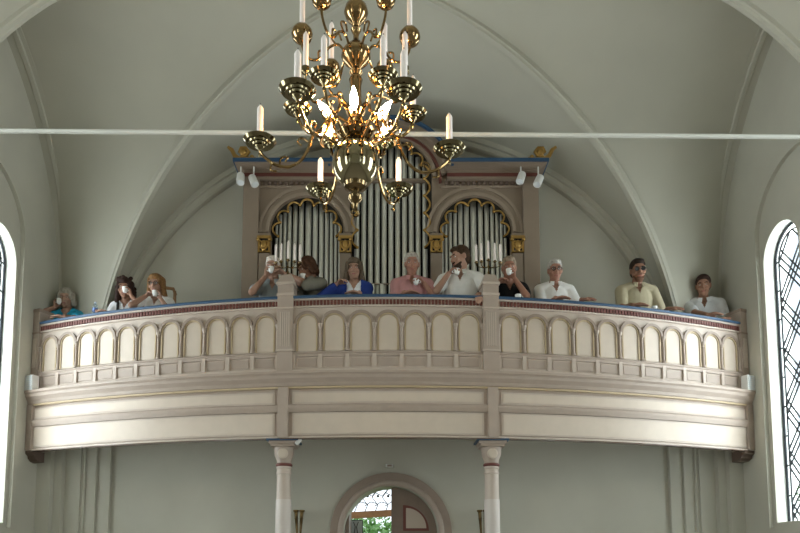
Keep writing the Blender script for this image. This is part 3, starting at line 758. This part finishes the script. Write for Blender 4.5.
for th, nm in ((178, 'leftmost arm'), (-2, 'rightmost arm'), (124, 'near left arm'), (56, 'near right arm'), (238, 'back left arm'), (302, 'back right arm')):
    arm(radians(th), 55, 36, T3, 22 if th in (178, -2) else 19, 44, 5.6, 'white candle on the %s of the top chandelier tier' % nm, bowl=True)
T4 = dict(main=[(8, -28), (20, -20), (32, -24), (42, -30), (49, -20), (51, -6)], scroll=[[(22, -21), (27, -13), (21, -9)]])
for th, nm in ((168, 'left'), (12, 'right')):
    arm(radians(th), 51, 80, T4, 9, 42, 5.6, 'white candle in a small socket on the %s of the chandelier between tiers' % nm)
for k in range(6):
    th = radians(90+60*k); rad = 25; z0 = cz(124)
    mb = MB(); mb.tube(spline([cp(8*K, th, z0-10*K), cp(16*K, th, z0-16*K), cp(24*K, th, z0-12*K), cp(rad*K, th, z0-4*K)]), .006, 8)
    d = (cp(1, th, 0)-cp(0, th, 0))*1.15 + V((0, 0, 1)); d.normalize(); qm = V((0, 0, 1)).rotation_difference(d).to_matrix()
    c = cp(rad*K, th, z0-4*K)
    mb.lathe([(.012, -.02), (.014, 0), (.012, .012)], c, 12, qm); bm_ = mb.build('bulb_arm', BRASS, ch, smooth=True)
    mb = MB(); mb.lathe([(.010, .012), (.019, .035), (.022, .055), (.017, .085), (.008, .108), (.002, .122)], c, 14, qm); mb.build('bulb', BULB, bm_, smooth=True)
# ------------------------------------------------------------------ people at the rail
SKIN = {k: mat('skin_'+k, c, .5, spec=.3) for k, c in dict(fair=(.43, .25, .18), tan=(.33, .175, .115), ruddy=(.40, .205, .145)).items()}
LIPS = mat('lips', (.36, .13, .11), .5)
EYEW = mat('eye_white', (.8, .78, .75), .3); IRIS = mat('iris', (.06, .04, .03), .3)
_fab = {}
def fabric(c):
    if c not in _fab: _fab[c] = mat('fabric_%d' % len(_fab), c, .85, noise=.05, nscale=14, bump=.15, spec=.15)
    return _fab[c]
_hair = {}
def hairm(c):
    if c not in _hair: _hair[c] = mat('hair_%d' % len(_hair), c, .6, noise=.3, nscale=40, bump=.4, spec=.15)
    return _hair[c]
def cone(bm, a, b, ra, rb, n=12):                             # a limb segment that tapers from a to b, with round ends
    a, b = V(a), V(b); d = b-a; L = d.length
    t = d/L if L > 1e-6 else V((0, 0, 1)); u = t.orthogonal().normalized(); w = t.cross(u); rings = []
    prof = [(-ra*cos(pi/2*i/4), ra*sin(pi/2*i/4)) for i in range(5)] + [(L+rb*sin(pi/2*i/4), rb*cos(pi/2*i/4)) for i in range(5)]
    for z, r in prof:
        r = max(r, 1e-4); rings.append([bm.verts.new(a + t*z + (u*cos(2*pi*j/n) + w*sin(2*pi*j/n))*r) for j in range(n)])
    for p, q in zip(rings, rings[1:]):
        for j in range(n): bm.faces.new((p[j], p[(j+1) % n], q[(j+1) % n], q[j]))
    bm.faces.new(rings[0][::-1]); bm.faces.new(rings[-1])
def blob(bm, c, r, rot=None):
    m = M.Translation(V(c)) @ (rot.to_4x4() if rot else M.Identity(4)) @ M.Diagonal((*r, 1))
    bmesh.ops.create_uvsphere(bm, u_segments=20, v_segments=14, radius=1, matrix=m)
def remesh(name, bm, vox, m, parent, mw, cut=None, smooth=4):
    bmesh.ops.recalc_face_normals(bm, faces=bm.faces)
    me = bpy.data.meshes.new(name); bm.to_mesh(me); bm.free()
    o = bpy.data.objects.new(name, me); COL.objects.link(o)
    r = o.modifiers.new('r', 'REMESH'); r.mode = 'VOXEL'; r.voxel_size = vox
    sm = o.modifiers.new('s', 'SMOOTH'); sm.iterations = smooth; sm.factor = .5
    dg = bpy.context.evaluated_depsgraph_get(); ev = o.evaluated_get(dg)
    nm = bpy.data.meshes.new_from_object(ev); o.modifiers.clear(); o.data = nm; bpy.data.meshes.remove(me)
    nm.name = name
    if cut:
        b2 = bmesh.new(); b2.from_mesh(nm)
        bmesh.ops.delete(b2, geom=[f for f in b2.faces if cut(f.calc_center_median())], context='FACES'); b2.to_mesh(nm); b2.free()
    nm.materials.clear(); nm.materials.append(m)
    nm.polygons.foreach_set('use_smooth', [True]*len(nm.polygons))
    o.parent = parent; return o
def ik(S, T, l1, l2, pole):
    d = T-S; L = min(d.length, (l1+l2)*.995); t = d.normalized()
    a = (l1*l1 - l2*l2 + L*L)/(2*L); h = sqrt(max(l1*l1-a*a, 0)); p = (pole - t*pole.dot(t)).normalized()
    return S + t*a + p*h, S + t*L
def hand(bm, w, d, nrm, side, curl, s):
    d = d.normalized(); nrm = (nrm - d*nrm.dot(d)).normalized(); lat = d.cross(nrm)*side    # lat points to the thumb
    kn = [w + d*.082*s + lat*(.030-.020*i)*s - d*abs(i-1)*.005*s for i in range(4)]
    for k in kn: cone(bm, w + (k-w)*.15, k, .014*s, .0125*s, 8)
    cone(bm, kn[0], kn[3], .0125*s, .0115*s, 8)
    for i, k in enumerate(kn):
        L = (.070, .078, .073, .057)[i]*s; p = k; ang = 0
        for j, fr in enumerate((.45, .32, .23)):
            ang += curl*(.8, 1.0, .8)[j]; dd = d*cos(ang) + nrm*sin(ang); q = p + dd*L*fr
            cone(bm, p, q, (.0098, .009, .0082)[j]*s, (.009, .0082, .0072)[j]*s, 8); p = q
    b = w + d*.022*s + lat*.020*s; d1 = (d*.72 + lat*.62 + nrm*.30).normalized(); q = b + d1*.042*s; cone(bm, b, q, .014*s, .0105*s, 8)
    d2 = (d*.80 + lat*.10 + nrm*(.35+.35*curl)).normalized(); cone(bm, q, q + d2*.036*s, .0105*s, .0085*s, 8)
CUPS = []
def cup(p, label, tilt=(0, 0, 1), hdir=1, r=.038):
    c = empty('coffee_cup', p, label, 'cup', 'white coffee cups')
    q = V((0, 0, 1)).rotation_difference(V(tilt).normalized()).to_matrix()
    mb = MB(); mb.lathe([(r*.5, 0), (r*.6, .004), (r*.85, .03), (r, .068), (r*.92, .068), (r*.75, .03), (r*.5, .01)], p, 18, q); b = mb.build('bowl', CHINA, c, smooth=True)
    mb = MB(); pts = [V((hdir*(r*.85+.024*sin(pi*i/8)), 0, .018+.040*i/8)) for i in range(9)]; mb.tube([V(p)+q@x for x in pts], .0042, 6); mb.build('handle', CHINA, c, smooth=True)
def rail_xy(x, inset): f = asin(x/(R-inset)); return V((x, YC-(R-inset)*cos(f), 4.657))
def person(u, v, label, skin='fair', hair=(.2, .15, .1), hstyle='short', shirt=(.8, .8, .8), sleeve=.62, inset=.42, yaw=0, hyaw=0, hpitch=0, hroll=0, lean=8,
           arms=('rest', 'rest'), glasses=None, female=False, collar=False, cardigan=None, beard=None, strap=False, cupdata=None, trousers=(.08, .09, .12), build=1.0):
    """u, v: the head's centre in the photo. arms: (image left, image right)."""
    # where the person stands: behind the rail, at the head's place
    x = 0
    for _ in range(8):
        y = YC-(R-inset)*cos(asin(x/(R-inset))) - .09; hp = at(u, v+1.2, y); x = hp.x
    base = rail_xy(x, inset); fy = base.y
    ln = radians(lean); hh = hp.z - DECK
    s = hh/(.93 + .642*cos(ln))                                  # the pelvis stays put, the trunk tilts
    root = empty('person', (x, fy, DECK), label, 'person', 'people with coffee at the gallery rail', rz=radians(yaw))
    RB = M.Rotation(ln, 3, 'X')
    pel = V((0, .0, .93*s))
    def T_(p): p = V(p)*s; return pel + RB @ (p-pel) if p.z > .93*s else p
    # fix the head over (x, y): slide the figure back by what the lean brings forward
    sh = V((0, -.09 - T_((0, -.025, 1.572)).y, 0))
    def T(p): return T_(p) + sh*min(1, max(0, V(p).z/.93))
    rz = M.Rotation(radians(yaw), 3, 'Z'); inv = rz.transposed()
    def loc(wp): return inv @ (V(wp) - root.location)
    HR = M.Rotation(radians(hyaw), 3, 'Z') @ M.Rotation(radians(hpitch+17), 3, 'X') @ M.Rotation(radians(hroll), 3, 'Y')
    hc = T((0, -.025, 1.572))
    def H(p): return hc + HR @ (V(p)*s)
    wB = build*(.93 if female else 1.0)
    body = bmesh.new()
    def trunk(bm, e, low=.80):
        blob(bm, T((0, .005, 1.25)), ((.147*wB+e)*s, (.102+e)*s, (.17+e)*s), RB)
        blob(bm, T((0, -.005, 1.06)), ((.138*wB+e)*s, (.10*build+e)*s, (.15+e)*s), RB)
        blob(bm, T((0, .01, .93)), ((.158*wB+e)*s, (.108+e)*s, (.12+e)*s), RB)
        for sd in (-1, 1): cone(bm, T((sd*.05, .01, 1.405)), T((sd*.150*wB, .01, 1.370)), (.052+e)*s, (.052+e)*s)
        if female:
            for sd in (-1, 1): blob(bm, T((sd*.066, -.075, 1.235)), ((.058+e)*s, (.05+e)*s, (.058+e)*s))
    trunk(body, 0)
    cone(body, T((0, .01, 1.40)), H((0, .012, -.06)), .058*s*(.9 if female else 1), .050*s)
    # head: skull, face, jaw, nose, brow, lips, ears
    E = HR
    blob(body, H((0, .018, .035)), (.073*s, .092*s, .085*s), E); blob(body, H((0, -.012, -.02)), (.064*s, .078*s, .088*s), E)
    blob(body, H((0, -.034, -.072)), (.045*s, .048*s, .038*s), E); blob(body, H((0, -.058, -.092)), (.022*s, .020*s, .017*s), E)
    cone(body, H((0, -.084, .022)), H((0, -.104, -.018)), .009*s, .014*s, 8); cone(body, H((-.013, -.092, -.022)), H((.013, -.092, -.022)), .010*s, .010*s, 8)
    cone(body, H((-.040, -.072, .040)), H((.040, -.072, .040)), .013*s, .013*s, 8)
    cone(body, H((-.018, -.082, -.055)), H((.018, -.082, -.055)), .010*s, .010*s, 8)
    for sd in (-1, 1):
        blob(body, H((sd*.040, -.062, -.022)), (.024*s, .022*s, .022*s), E)
        blob(body, H((sd*.074, .012, .0)), (.010*s, .020*s, .032*s), E)
    # legs and feet
    for sd in (-1, 1):
        hip, kn, an = V((sd*.09, .01, .90))*s + sh, V((sd*.095, -.01, .48))*s + sh*.5, V((sd*.10, .02, .085))*s
        cone(body, hip, kn, .080*s, .052*s); cone(body, kn, an, .052*s, .036*s); cone(body, an + V((0, .02, -.045))*s, an + V((sd*.02, -.15, -.050))*s, .036*s, .030*s)
    sl, arm_geo = bmesh.new(), []
    for ai, sd in ((0, -1), (1, 1)):
        S = T((sd*.157*wB, .01, 1.370)); kind = arms[ai]; l1, l2 = .285*s, .245*s
        if isinstance(kind, str): kind = (kind,)
        k = kind[0]; curl = .25
        if k == 'rest':                                       # forearm lying along the rail, hand towards the middle
            dx = kind[1] if len(kind) > 1 else .06
            wp = rail_xy(min(4.35, max(-4.35, x + sd*dx)), .03) + V((0, 0, .045)); wl = loc(wp); d = V((-sd*.9, -.25, 0)); nrm = V((0, 0, -1)); pole = V((sd*.30, .35, -1)); curl = .18
        elif k == 'reach':                                    # arm stretched out along the rail
            wp = rail_xy(min(4.35, max(-4.35, x + sd*kind[1])), .02) + V((0, 0, .045)); wl = loc(wp); d = V((sd*.85, -.4, -.05)); nrm = V((0, 0, -1)); pole = V((sd*.3, .6, -.5)); curl = .2
        elif k == 'over':                                     # hand hanging over the front of the rail
            wp = rail_xy(x + sd*kind[1], .03) + V((0, 0, .035)); wl = loc(wp); d = V((sd*.1, -.75, -.65)); nrm = V((0, .4, -1)); pole = V((sd*1, .5, -.3)); curl = .3
        elif k == 'down':
            wl = T((sd*.25, -.08, .82)); d = V((0, -.1, -1)); nrm = V((-sd, 0, 0)); pole = V((sd*.4, 1, 0)); curl = .3
        else:                                                 # 'cup' / 'hold': hand at a point given in photo pixels
            cu, cv, cyo = kind[1], kind[2], kind[3] if len(kind) > 3 else -.20
            cw = at(cu, cv, fy+cyo); cl = loc(cw)
            d = V((-sd*.35, -.10, .92)) if k == 'cup' else V((-sd*.75, -.45, .35))
            d.normalize(); nrm = V((-sd*.8, -.45, -.05)); nrm = (nrm - d*nrm.dot(d)).normalized()
            wl = cl - d*.088*s - nrm*.046*s; pole = V((sd*.75, .25, -.9)); curl = .62
            if len(kind) > 4 and kind[4]:
                tl = rz @ (HR @ V((0, .45, 1))) if kind[4] == 'sip' else V((0, 0, 1))
                tl = tl.normalized(); cup(cw - tl*.034, kind[5], tl, sd)
        El, Wr = ik(S, wl, l1, l2, pole)
        cone(body, S, El, .047*s*build, .037*s); cone(body, El, Wr, .039*s, .025*s); hand(body, Wr, d, nrm, -sd, curl, s)
        e = .013*s
        if sleeve <= 1: cone(sl, S, S.lerp(El, sleeve), .050*s*build+e, .043*s+e*1.4)
        else: cone(sl, S, El, .050*s*build+e, .040*s+e); cone(sl, El, El.lerp(Wr, sleeve-1), .040*s+e, .029*s+e)
    bo = remesh('body', body, .0068, SKIN[skin], root, None, smooth=3)
    # clothes
    top = bmesh.new(); trunk(top, .014)
    b2 = bmesh.new(); me_ = bpy.data.meshes.new('tmp'); sl.to_mesh(me_); sl.free()
    nz = T((0, 0, 1.435)).z
    def neck(c, wide=1.0):                                    # an open neckline
        q = c - T((0, -.02, 1.45)); f = c - T((0, -.10, 1.40))
        return q.length < .068*s*wide or (abs(f.x) < (.045*s*wide - (T((0, 0, 1.42)).z - c.z)*.42) and f.y < .05 and c.z > T((0, 0, 1.29)).z)
    if cardigan is None:
        top.from_mesh(me_); remesh('shirt', top, .010, fabric(shirt), root, None, cut=neck)
    else:
        remesh('top', top, .010, fabric(shirt), root, None, cut=neck)
        cd = bmesh.new(); trunk(cd, .026); cd.from_mesh(me_)
        remesh('cardigan', cd, .010, fabric(cardigan), root, None, cut=lambda c: (abs(c.x) < .075*s and c.y < T((0, 0, c.z/s)).y) or neck(c, 1.25))
    bpy.data.meshes.remove(me_); b2.free()
    if collar:
        mb = MB(); cc = T((0, -.005, 1.435))
        pts = [cc + RB @ V((.066*s*sin(a), -.066*s*cos(a)+.006, -.020*s*cos(a))) for a in [radians(28+304*i/20) for i in range(21)]]
        mb.tube(pts, [.006]+[.014*s]*19+[.006], 8); o = mb.build('collar', fabric(shirt), None, smooth=True); o.parent = root
        for sd in (-1, 1):
            mb = MB(); mb.quad([cc + RB @ (V(q)*s) for q in ((sd*.02, -.082, .004), (sd*.062, -.066, .012), (sd*.070, -.100, -.035), (sd*.030, -.108, -.048))])
            o = mb.build('collar_point', fabric(shirt), None); o.parent = root
            sd_ = o.modifiers.new('thick', 'SOLIDIFY'); sd_.thickness = .004
    tr = bmesh.new()
    blob(tr, V((0, .01, .90))*s + sh, (.168*wB*s, .118*s, .11*s))
    for sd in (-1, 1):
        hip, kn, an = V((sd*.09, .01, .88))*s + sh, V((sd*.095, -.01, .48))*s + sh*.5, V((sd*.10, .02, .11))*s
        cone(tr, hip, kn, .093*s, .066*s); cone(tr, kn, an, .066*s, .055*s)
    remesh('trousers', tr, .018, fabric(trousers), root, None)
    # hair
    hb = bmesh.new()
    def facecut(c):
        q = (HR.transposed() @ (c-hc))/s
        return q.y < -.055 and q.z < .062 and abs(q.x) < .064
    if hstyle == 'bald':
        for sd in (-1, 1): blob(hb, H((sd*.055, .045, .01)), (.028*s, .05*s, .05*s), E)
        blob(hb, H((0, .075, .0)), (.06*s, .04*s, .055*s), E)
    else:
        blob(hb, H((0, .030, .048)), (.082*s, .096*s, .088*s), E); blob(hb, H((0, .050, -.005)), (.076*s, .070*s, .075*s), E)
        if hstyle in ('long', 'curly', 'bob'):
            n_ = dict(long=-.13, curly=-.14, bob=-.06)[hstyle]
            for sd in (-1, 1):
                cone(hb, H((sd*.066, .0, .06)), H((sd*.092, .0, n_)), .030*s, .036*s); cone(hb, H((sd*.05, .05, .05)), H((sd*.055, .05, n_)), .05*s, .04*s)
            cone(hb, H((0, .07, .05)), H((0, .07, n_)), .055*s, .045*s)
            blob(hb, H((0, -.02, .085)), (.070*s, .062*s, .045*s), E)
            for sd in (-1, 1): blob(hb, H((sd*.062, -.045, .035)), (.020*s, .030*s, .050*s), E)
        if hstyle == 'curly':
            rn = random.Random(3)
            for _ in range(60):
                a = rn.uniform(0, 2*pi); z = rn.uniform(-.15, .13)
                p = V((.100*sin(a), .03+.095*cos(a), z)) if z < .06 else V((.078*sin(a), .03+.075*cos(a), z))
                if p.y < -.03 and z < .07: continue
                blob(hb, H(p), (.024*s, .024*s, .024*s))
        if hstyle == 'short': blob(hb, H((0, -.035, .098)), (.058*s, .045*s, .026*s), E)
        if hstyle == 'wavy':
            blob(hb, H((0, -.03, .10)), (.065*s, .055*s, .035*s), E)
            for sd in (-1, 1): cone(hb, H((sd*.068, .02, .06)), H((sd*.074, .02, -.04)), .028*s, .024*s)
    remesh('hair', hb, .008, hairm(hair), root, None, smooth=2)
    if beard:
        bb = bmesh.new(); blob(bb, H((0, -.050, -.082)), (.046*s, .045*s, .036*s), E)
        for sd in (-1, 1): cone(bb, H((sd*.050, -.035, -.055)), H((sd*.030, -.072, -.075)), .012*s, .015*s)
        cone(bb, H((-.022, -.090, -.040)), H((.022, -.090, -.040)), .008*s, .008*s)
        remesh('beard', bb, .007, hairm(beard), root, None)
    for sd in (-1, 1):
        mb = MB(); mb.sphere(H((sd*.031, -.0745, .014)), (.0105*s, .009*s, .0058*s), E, 12, 8); o = mb.build('eye', EYEW, None, smooth=True); o.parent = root
        mb = MB(); mb.sphere(H((sd*.031, -.0825, .014)), (.0062*s, .003*s, .0056*s), E, 10, 6); i_ = mb.build('iris', IRIS, None, smooth=True); i_.parent = o
        mb = MB(); mb.tube([H((sd*.016, -.086, .034)), H((sd*.032, -.087, .039)), H((sd*.048, -.078, .033))], .004*s, 6); o = mb.build('eyebrow', hairm(tuple(c*.6 for c in hair)), None, smooth=True); o.parent = root
    mb = MB(); mb.sphere(H((0, -.091, -.055)), (.021*s, .005*s, .007*s), E, 12, 6); o = mb.build('mouth', LIPS, None, smooth=True); o.parent = root
    if glasses:
        gm = mat('spectacle_frame', glasses, .3)
        mb = MB()
        for sd in (-1, 1):
            mb.tube([H((sd*.032+.022*cos(a), -.098, .014+.017*sin(a))) for a in [2*pi*i/16 for i in range(17)]], .0026*s, 6, cap=False)
            mb.tube([H((sd*.054, -.097, .018)), H((sd*.078, -.05, .018)), H((sd*.080, .015, .015))], .0024*s, 6)
        mb.tube([H((-.011, -.099, .018)), H((.011, -.099, .018))], .0024*s, 6)
        o = mb.build('glasses', gm, None, smooth=True); o.parent = root
        for sd in (-1, 1):
            mb = MB(); mb.lathe([(.021*s, 0), (.021*s, .0012)], H((sd*.032, -.097, .014)), 16, HR @ M.Rotation(pi/2, 3, 'X')); g = mb.build('lens', GLASS if glasses != (.02, .02, .02) else BLACKM, None); g.parent = o
    if strap:
        mb = MB(); mb.tube(spline([T((-.05, .13, 1.20)), T((-.085, .06, 1.43)), T((-.085, -.02, 1.44)), T((-.07, -.115, 1.30)), T((-.06, -.125, 1.10))]), .014*s, 8); o = mb.build('bag_strap', BLACKM, None, smooth=True); o.parent = root
    return root
person(66, 297, 'grey-haired woman in a turquoise top lifting a cup, nearest the left wall', hair=(.34, .31, .26), hstyle='bob', shirt=(.03, .36, .56), female=True, lean=10, hyaw=8, inset=.48,
       arms=(('cup', 59, 301.5, -.17, 'sip', 'white cup lifted by the woman in turquoise'), ('rest', .22)))
person(125, 287, 'woman with dark curly hair and a white blouse drinking, black strap on her shoulder', skin='tan', hair=(.035, .018, .014), hstyle='curly', shirt=(.82, .82, .84), female=True, lean=14, hyaw=6, sleeve=.75, strap=True,
       arms=(('rest', .24), ('cup', 125, 290, -.235, 'sip', 'white cup at the lips of the woman with dark curly hair')))
person(156, 283.5, 'blonde woman with glasses and a white top holding a cup at her chest', hair=(.25, .135, .055), hstyle='long', shirt=(.80, .78, .76), female=True, lean=6, hyaw=-4, glasses=(.04, .02, .02), inset=.46,
       arms=(('hold', 152, 295, -.20), ('cup', 155, 293.5, -.22, 'up', 'white cup held by the blonde woman with glasses')))
person(273, 266.5, 'white-haired person in a grey-blue shirt drinking beside the left newel post', hair=(.72, .66, .60), hstyle='short', shirt=(.30, .34, .36), lean=8, hyaw=-5, collar=True, build=1.0,
       arms=(('cup', 271, 270, -.235, 'sip', 'white cup hiding the mouth of the white-haired person'), ('hold', 277, 273, -.22)))
person(313, 266, 'brown-haired woman in an olive grey jacket bending left over her cup', skin='tan', hair=(.075, .035, .02), hstyle='bob', shirt=(.20, .19, .155), sleeve=1.85, female=True, lean=16, yaw=-52, hyaw=-12, hpitch=14, inset=.46,
       arms=(('cup', 303, 277, -.16, 'up', 'pale cup held low by the woman in the olive grey jacket'), ('hold', 304, 281, -.12)))
person(354, 268, 'woman with long grey-brown hair in a bright blue cardigan over a white top', hair=(.12, .088, .06), hstyle='long', shirt=(.78, .80, .84), cardigan=(.025, .05, .23), sleeve=1.8, female=True, lean=5,
       arms=(('hold', 344, 283, -.18), ('rest', .08)))
person(412, 263, 'grey-haired old man in a pink shirt leaning on the rail with a cup', skin='ruddy', hair=(.42, .38, .33), hstyle='short', shirt=(.52, .27, .27), lean=6, collar=True, build=1.08, sleeve=.7,
       arms=(('rest', .10), ('hold', 416, 282, -.22, 'up', 'white cup in the hand of the old man in pink')))
person(461, 257, 'tall bearded man in a white shirt looking left, one hand over the rail', hair=(.06, .035, .02), hstyle='short', shirt=(.83, .82, .80), lean=4, hyaw=-58, beard=(.05, .03, .02), collar=True, build=1.1, sleeve=.68, yaw=-8, inset=.44,
       arms=(('hold', 457, 272, -.24, 'up', 'white cup held up by the tall bearded man'), ('over', .16)))
person(509, 267, 'grey-haired man in a black shirt drinking, just right of the right newel post', skin='ruddy', hair=(.33, .26, .19), hstyle='short', shirt=(.012, .012, .014), lean=8, hyaw=-4, build=1.0, sleeve=.7,
       arms=(('hold', 505, 282, -.20), ('cup', 509, 272, -.235, 'sip', 'white cup at the mouth of the man in black')))
person(555, 269.5, 'grey-haired man with glasses in a white shirt, hands along the rail', skin='ruddy', hair=(.48, .46, .42), hstyle='short', shirt=(.82, .81, .80), lean=5, hyaw=-3, glasses=(.03, .02, .02), collar=True, build=1.05, sleeve=.72,
       arms=(('rest', .08), ('reach', .24)))
person(638, 269.5, 'dark-haired man with sunglasses and a khaki shirt leaning on the rail', skin='tan', hair=(.03, .02, .015), hstyle='short', shirt=(.44, .39, .27), lean=8, hyaw=-6, hroll=-2, glasses=(.02, .02, .02), collar=True, build=1.05, sleeve=.7, beard=(.16, .08, .05),
       arms=(('rest', .22), ('reach', .26)))
person(705, 284.5, 'dark-haired man in a pale grey shirt, nearest the right wall', skin='tan', hair=(.045, .025, .02), hstyle='short', shirt=(.62, .62, .63), lean=12, hyaw=-12, yaw=-14, collar=True, build=1.12, sleeve=.7, inset=.46,
       arms=(('rest', .18), ('rest', .28)))
# things standing or lying on the rail
def railpoint(u, v):
    x = 0
    for _ in range(8):
        f = asin(x/(R-.06)); p = at(u, v, YC-(R-.06)*cos(f)); x = p.x
    return V((p.x, p.y, 4.658))
cup(railpoint(518, 294), 'white cup standing on the rail in front of the man in black')
cup(railpoint(654, 303), 'white cup standing on the rail by the man in khaki')
p = railpoint(95, 312)
b = empty('water_bottle', p, 'clear plastic water bottle on the rail beside the curly-haired woman', 'bottle')
mb = MB(); mb.lathe([(.030, 0), (.033, .006), (.033, .05), (.030, .055), (.033, .06), (.033, .12), (.026, .145), (.013, .158), (.013, .165)], p, 18); mb.build('bottle_body', BOTTLEM, b, smooth=True)
mb = MB(); mb.lathe([(.0335, .055), (.0335, .10)], p, 18); mb.build('bottle_label', mat('bottle_label_blue', (.10, .18, .42), .5), b, smooth=True)
mb = MB(); mb.lathe([(.014, .163), (.014, .180), (.010, .182)], p, 14); mb.build('bottle_cap', mat('cap_white', (.6, .65, .75), .5), b, smooth=True)
def sheet(u, v, w, d_, rot, label):
    p = railpoint(u, v); mb = MB()
    m = M.Translation(p + V((0, .02, 0))) @ M.Rotation(rot, 4, 'Z')
    mb.box(-w/2, w/2, -d_/2, d_/2, .0005, .012, m); mb.build('leaflet', PAPER, None, label=label, cat='leaflet', group='leaflets on the rail', org=p)
sheet(71, 316, .20, .14, -.2, 'white leaflet on the rail before the woman in turquoise')
sheet(705, 312, .20, .14, .3, 'white leaflet on the rail before the man in pale grey')
# a chair behind the blonde woman
x, y = at(167, 297, 8.9).x, 8.88
ch2 = empty('wooden_chair', (x, y, DECK), 'brown wooden chair with a curved back behind the blonde woman', 'chair')
zt = at(167, 294, 8.9).z
mb = MB(); mb.box(x-.20, x+.20, y-.2, y+.2, DECK+.46, DECK+.50); mb.build('seat', CHAIRW, ch2)
for sx in (-1, 1):
    mb = MB(); mb.tube([V((x+sx*.17, y+.17, DECK)), V((x+sx*.17, y+.17, DECK+.46))], .02, 8); mb.build('leg', CHAIRW, ch2)
    mb = MB(); mb.tube([V((x+sx*.17, y-.17, DECK)), V((x+sx*.17, y-.17, DECK+.5)), V((x+sx*.17, y-.2, zt-.05))], .02, 8); mb.build('leg', CHAIRW, ch2)
mb = MB(); mb.tube([V((x-.18, y-.2, zt-.10)), V((x-.15, y-.2, zt-.02)), V((x, y-.21, zt)), V((x+.15, y-.2, zt-.02)), V((x+.18, y-.2, zt-.10))], .022, 8)
mb.tube([V((x-.17, y-.195, zt-.2)), V((x+.17, y-.195, zt-.2))], .02, 8); mb.build('backrest', CHAIRW, ch2)
# plant on the right window sill
py = WIN_Y[0]+.33; p = V((W+.14, py, SILL))
pl = empty('potted_plant', p, 'small potted plant with thin dark stems on the right window sill', 'plant')
mb = MB(); mb.lathe([(.045, .0), (.06, .10), (.055, .10), (.05, .07)], p, 16); mb.build('pot', POTM, pl, smooth=True)
mb = MB(); rn = random.Random(2)
for i in range(9):
    a = rn.uniform(0, 6.28); q = p + V((.05*cos(a), .10*sin(a), rn.uniform(.2, .36)))
    mb.tube([p+V((0, 0, .07)), p.lerp(q, .5)+V((0, 0, .04)), q], .004, 5)
    for j in range(3):
        c = p.lerp(q, .5+.25*j); mb.sphere(c+V((rn.uniform(-.02, .02), rn.uniform(-.03, .03), .02)), (.012, .02, .012), seg=8, ring=6)
mb.build('stems', DARKLEAF, pl)
